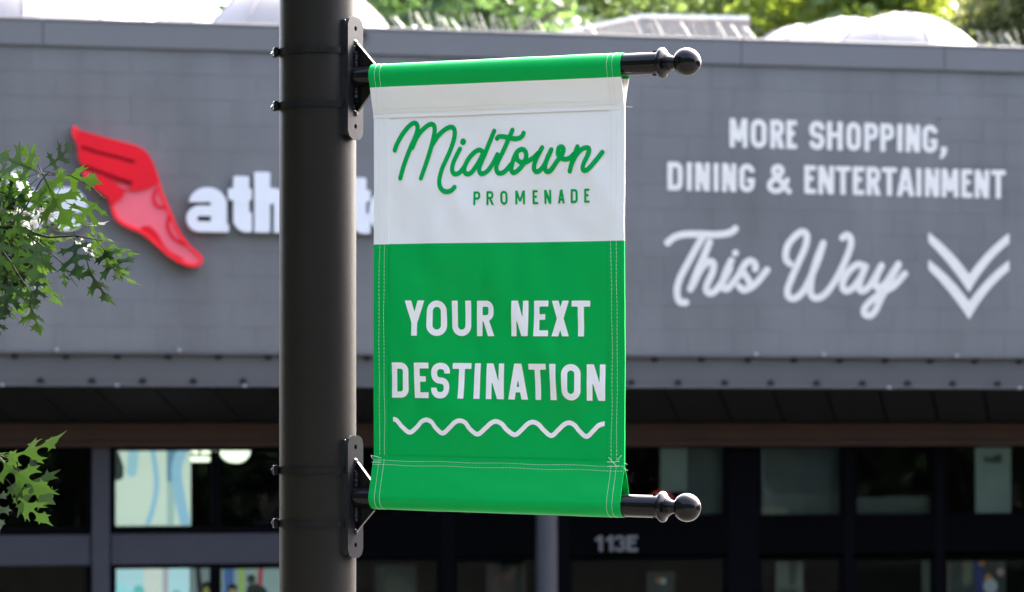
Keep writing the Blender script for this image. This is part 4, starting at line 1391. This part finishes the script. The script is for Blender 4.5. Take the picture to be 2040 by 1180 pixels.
# ------------------------------------------------------------------ the oak at the left: trunk outside the picture, leaf sprays reaching in
OX, OY = -2.1, 4.9
oak = empty('oak_tree', (OX, OY, 0), label='oak with pointed lobed leaves reaching in at the left edge', cat='tree')
oorg = (OX, OY, 0)
HALF = [(0,.010),(.10,.012),(.175,.028),(.225,.09),(.245,.185),(.225,.27),(.19,.345),(.25,.335),(.305,.47),(.315,.34),(.40,.335),(.34,.235),(.335,.135),(.355,.075),(.40,.05),(.45,.058),(.49,.11),(.545,.21),(.575,.305),(.55,.405),(.615,.375),(.74,.545),(.705,.385),(.81,.40),(.715,.29),(.66,.195),(.645,.115),(.665,.065),(.71,.045),(.76,.058),(.80,.10),(.83,.155),(.815,.235),(.88,.185),(.95,.255),(.925,.15),(.985,.10),(1.0,.06),(1.14,0)]
from mathutils.geometry import delaunay_2d_cdt
def leaf_mesh(seed):
    r = random.Random(seed)
    fold, curl, tw = r.uniform(-.05, .40), r.uniform(.1, 1.0), r.uniform(-.9, .9)
    def sh(x, y):
        z = fold*abs(y)-curl*x*x*.5+.05*math.sin(8*x+seed)*abs(y)-.45*abs(y)**2*r0
        a = tw*x
        return (x, y*math.cos(a)-z*math.sin(a), y*math.sin(a)+z*math.cos(a))
    r0 = r.uniform(.2, 1.0)
    out = []
    for sgn in (1, -1):
        k1, k2, k3 = r.uniform(.82, 1.12), r.uniform(.85, 1.1), r.uniform(-.03, .03)
        side = []
        for x, y in HALF[:-1]:
            k = k1 if x < .40 else (k2 if x < .72 else 1)
            side.append((x+k3*y*2+r.uniform(-.006, .006), sgn*y*k))
        out.append(side)
    ring = out[0]+[HALF[-1]]+out[1][::-1]
    nb = len(ring)
    inner = [(x, y) for x in (.1,.2,.3,.4,.5,.6,.7,.8,.9) for y in (0,)]+[(.26,.2),(.26,-.2),(.62,.25),(.62,-.25),(.55,.14),(.55,-.14)]
    P = [Vector(q) for q in ring+inner]
    V2, E2, F2, *_ = delaunay_2d_cdt(P, [], [list(range(nb))], 1, 1e-5)
    vs = [sh(v.x, v.y) for v in V2]
    fs = [tuple(f) for f in F2]
    # petiole
    me = bpy.data.meshes.new('leaf')
    m = MB(); m.v = vs; m.f = fs
    m.tube([(-.16, 0, .03), (-.06, 0, .004), (.3, 0, sh(.3, 0)[2]-.002), (.8, 0, sh(.8, 0)[2])], [.010, .009, .006, .002], 5)
    me.from_pydata([tuple(v) for v in m.v], [], m.f)
    me.materials.append(M['leaf'])
    me.polygons.foreach_set('use_smooth', [True]*len(me.polygons))
    return me
LM = [leaf_mesh(s) for s in range(8)]
lr = random.Random(11)
def put_leaf(bx, by, tx, ty, roll, Y, dy=0.0, k=None):
    b, t = at(bx-8, by, Y), at(tx-8, ty, Y+dy)
    b = Vector(b); t = Vector(t)
    X = (t-b); L = X.length; X.normalize()
    view = Vector((0, -1, .0))
    N = (view-X*view.dot(X)).normalized()
    N = Matrix.Rotation(R(roll), 3, X) @ N
    Yv = N.cross(X).normalized()
    o = link('leaf', LM[lr.randrange(8) if k is None else k], oak)
    mw = Matrix((X, Yv, N)).transposed().to_4x4()
    o.matrix_local = Matrix.Translation(b-Vector(oorg)) @ mw @ Matrix.Scale(L*1.08, 4)
    return b
LEAVES = [
 (85,343,12,308,15,4.5,.0),(82,346,52,298,-35,4.52,.02),(92,345,134,436,12,4.45,-.02),(97,336,154,302,62,4.5,.01),(104,343,182,374,72,4.5,.0),
 (208,396,163,442,-30,4.48,.03),(74,349,6,374,-30,4.56,.0),(45,412,38,482,5,4.44,-.01),(156,474,158,540,10,4.45,-.03),(83,471,77,548,-8,4.42,-.02),
 (208,488,252,553,40,4.5,.02),(213,506,246,574,48,4.5,.0),(180,518,200,600,58,4.48,.0),(92,538,103,610,40,4.5,.02),(84,550,80,604,-55,4.46,.0),
 (66,588,68,656,70,4.48,.0),(62,575,84,636,-60,4.52,.02),(28,562,52,608,15,4.44,0),(34,560,18,615,-10,4.43,-.02),(24,596,19,638,30,4.5,.02),
 (2,620,5,668,-25,4.5,.0),(137,528,130,564,50,4.5,.0),(206,468,182,512,30,4.54,.02),(178,448,226,484,70,4.48,0),(163,444,205,462,60,4.52,.03),
 (76,362,28,404,25,4.6,.02),(126,380,98,424,-20,4.62,.02),(60,372,100,430,30,4.62,.03),(40,380,-10,420,20,4.6,.02),(30,350,-30,330,30,4.58,.0),
 (10,400,-25,470,10,4.5,0),(60,440,5,470,-25,4.55,.02),(70,450,110,500,35,4.56,.02),(20,470,-10,540,10,4.48,-.02),(50,480,30,555,-15,4.5,0),
 (95,470,140,492,60,4.55,0),(30,500,-15,560,20,4.52,0),(55,500,80,555,25,4.56,.02),(10,520,40,575,-20,4.55,.02),(0,545,-20,610,10,4.5,0),
 (60,530,45,590,35,4.58,.02),(20,430,60,490,-35,4.58,.03),(-5,440,20,500,25,4.56,0),(110,430,150,468,50,4.6,.02),(75,415,120,440,-60,4.6,0),
 (5,480,55,520,-30,4.62,.03),(0,600,-25,650,20,4.5,0),(40,545,0,590,25,4.58,0),(70,505,20,540,-30,4.6,.02),(-10,380,-50,440,10,4.55,0),
 (15,445,-40,480,30,4.6,0),(35,455,85,470,-45,4.62,.02),(150,478,196,492,-62,4.52,.0),(196,470,218,520,35,4.52,.0),(220,478,262,520,62,4.52,.01),
 (2,907,110,913,66,4.5,.0),(4,909,68,986,40,4.44,-.02),(30,924,112,1000,-38,4.5,.03),(30,966,78,1045,55,4.47,.0),(-6,968,12,1050,-52,4.5,.02),
 (-20,910,-60,990,10,4.5,0),(-30,900,20,930,50,4.55,0)]
rl = random.Random(5)
for k in range(46):
    bx, by = rl.uniform(-70, 70), rl.uniform(395, 575)
    if bx > 30 and by > 540: continue
    a = rl.uniform(.2, 2.4) if rl.random() < .75 else rl.uniform(2.4, 3.6)
    L = rl.uniform(55, 90)
    LEAVES.append((bx, by, bx+L*math.cos(a), by+L*math.sin(a), rl.uniform(-65, 65), rl.uniform(4.52, 4.75), rl.uniform(-.03, .03)))
for k in range(14):
    bx, by = rl.uniform(-30, 45), rl.uniform(345, 470)
    a = rl.uniform(.1, 2.6)
    L = rl.uniform(50, 80)
    LEAVES.append((bx, by, bx+L*math.cos(a), by+L*math.sin(a), rl.uniform(-60, 60), rl.uniform(4.56, 4.75), rl.uniform(-.03, .03)))
for q in LEAVES:
    put_leaf(q[0], q[1], q[2], q[3], q[4], q[5], q[6])
def twig(pts, r0, r1, name='twig'):
    r0, r1 = r0*.7, r1*.7
    P = [Vector(at(x, y, Y))-Vector(oorg) for x, y, Y in pts]
    n = len(P)
    MB().tube(P, [r0+(r1-r0)*k/(n-1) for k in range(n)], 7).build(name, M['twig'], oak, True)
twig([(-330,560,4.75),(-160,500,4.65),(-60,470,4.56),(20,452,4.52),(60,462,4.52),(95,473,4.52),(150,470,4.52),(205,480,4.5)], .006, .0012)
twig([(20,452,4.52),(52,412,4.54),(82,360,4.52),(98,342,4.5)], .0022, .001)
twig([(82,348,4.52),(140,350,4.5),(182,372,4.5),(208,396,4.48)], .0012, .0008)
twig([(40,455,4.52),(90,495,4.5),(125,525,4.5),(140,552,4.5),(155,572,4.5)], .0018, .0007)
twig([(-20,466,4.54),(20,520,4.5),(45,560,4.48),(62,588,4.48),(70,615,4.48)], .0022, .0008)
twig([(150,470,4.52),(178,498,4.5),(205,515,4.5)], .0012, .0008)
twig([(20,520,4.5),(5,580,4.5),(0,620,4.5)], .0014, .0008)
twig([(60,462,4.52),(85,510,4.5),(92,540,4.5)], .0014, .0008)
twig([(-330,830,4.75),(-180,880,4.65),(-60,902,4.55),(0,908,4.5),(34,922,4.48),(42,960,4.48)], .005, .0009)
# trunk and limbs, outside the frame
tm = MB()
tm.tube([(0,0,0),(.03,0,.3),(-.02,.05,1.6),(.05,.0,3.0),(.0,.05,4.6),(.05,0,6.2)], [.17,.13,.115,.10,.07,.03], 18)
tm.build('trunk', M['bark'], oak, True)
lim = MB()
def limb(*pts, r=(.04,.02,.006)):
    lim.tube([Vector(p) for p in pts], list(r), 8)
e1 = Vector(at(-330,560,4.75))-Vector(oorg); e2 = Vector(at(-330,830,4.75))-Vector(oorg)
limb((.02,0,2.9), (e1*.55+Vector((.0,0,3.15*.45))), e1)
limb((0,.02,2.5), (e2*.55+Vector((.0,0,2.8*.45))), e2)
for k in range(14):
    a = 1.1+k*2.4; z = 3.2+.2*k
    ca, sa = math.cos(a), math.sin(a)
    L = .9 if ca > 0 else 1.5
    L = min(L, .75/ca) if ca > .3 else L
    limb((.03,0,z), (ca*L*.5, sa*L*.5, z+.25), (ca*L, sa*L, z+.4))
lim.build('limb', M['bark'], oak, True)
vs, fs = [], []
base = LM[0]
cnt_ = 0
while cnt_ < 1500:
    x, y, z = lr.gauss(0, .75), lr.gauss(0, .9), 4.3+lr.gauss(0, .85)
    wx, wy = OX+x, OY+y
    if wy > .3 and wx > -.18*wy-.30: continue
    if z < 2.6: continue
    a, b_, c_ = lr.uniform(0, 6.28), lr.uniform(-.9, .9), lr.uniform(-.6, .6)
    rot = Matrix.Rotation(a, 3, 'Z') @ Matrix.Rotation(b_, 3, 'Y') @ Matrix.Rotation(c_, 3, 'X')
    s = lr.uniform(.08, .12)
    o = len(vs)
    for q in [(0,0),(.15,.2),(.3,.06),(.42,.4),(.55,.1),(.75,.26),(1,0),(.75,-.26),(.55,-.1),(.42,-.4),(.3,-.06),(.15,-.2)]:
        v = rot @ Vector((q[0]*s, q[1]*s, -.02*q[0]))
        vs.append((x+v.x, y+v.y, z+v.z))
    fs += [(o,o+1,o+2,o+10,o+11),(o+2,o+3,o+4,o+8,o+9,o+10),(o+4,o+5,o+6,o+7,o+8)]
    cnt_ += 1
me = bpy.data.meshes.new('foliage'); me.from_pydata(vs, [], fs); me.materials.append(M['leaf'])
tag(link('foliage', me, oak), kind='stuff')

# unseen tree mass added behind the lens to block low sky and darken reflections
wr = random.Random(77)
vs, fs = [], []
for k in range(52000):
    x = wr.uniform(-60, 60)
    top = 21+2.5*noise.noise((x*.13, 0, 0))+1.2*noise.noise((x*.5, 3, 0))
    z = top*(wr.random()**.8)
    p = Vector((x, -26+wr.gauss(0, 1.5), z))
    s = wr.uniform(.25, .5)
    ax = Vector((wr.gauss(0, 1), wr.gauss(0, 1), wr.gauss(0, 1))).normalized()
    bx = ax.cross(Vector((wr.gauss(0, 1), wr.gauss(0, 1), wr.gauss(0, 1)))).normalized()
    o = len(vs)
    vs += [p-ax*s*1.3, p+bx*s*.8, p+ax*s*1.3, p-bx*s*.8]
    fs.append((o, o+1, o+2, o+3))
for k in range(16000):                       # unseen left flank, added to keep sky light off the wall's left end
    y = wr.uniform(-24, 17)
    top = 13+2*noise.noise((y*.15, 9, 0))+1.2*noise.noise((y*.5, 3, 4))
    z = top*(wr.random()**.8)
    p = Vector((-14+wr.gauss(0, 1.3), y, z))
    s = wr.uniform(.25, .5)
    ax = Vector((wr.gauss(0, 1), wr.gauss(0, 1), wr.gauss(0, 1))).normalized()
    bx = ax.cross(Vector((wr.gauss(0, 1), wr.gauss(0, 1), wr.gauss(0, 1)))).normalized()
    o = len(vs)
    vs += [p-ax*s*1.3, p+bx*s*.8, p+ax*s*1.3, p-bx*s*.8]
    fs.append((o, o+1, o+2, o+3))
for k in range(9000):                        # unseen low right flank, added to dim the sky mirrored in plate and pole
    u = wr.random()
    p2 = Vector((15+u*12, 23-u*24, 0))
    top = 7.0+1.2*noise.noise((u*7, 5, 0))+1.2*noise.noise((u*25, 3, 4))
    z = top*(wr.random()**.8)
    p = Vector((p2.x+wr.gauss(0, .9), p2.y+wr.gauss(0, .9), z))
    s = wr.uniform(.2, .4)
    ax = Vector((wr.gauss(0, 1), wr.gauss(0, 1), wr.gauss(0, 1))).normalized()
    bx = ax.cross(Vector((wr.gauss(0, 1), wr.gauss(0, 1), wr.gauss(0, 1)))).normalized()
    o = len(vs)
    vs += [p-ax*s*1.3, p+bx*s*.8, p+ax*s*1.3, p-bx*s*.8]
    fs.append((o, o+1, o+2, o+3))
me = bpy.data.meshes.new('sky_block_woods'); me.from_pydata([tuple(v) for v in vs], [], fs)
me.materials.append(mat('woods_leaf', (.03, .05, .02), .7, var=.3, spec=.2))
tag(link('sky_block_woods', me), kind='stuff')
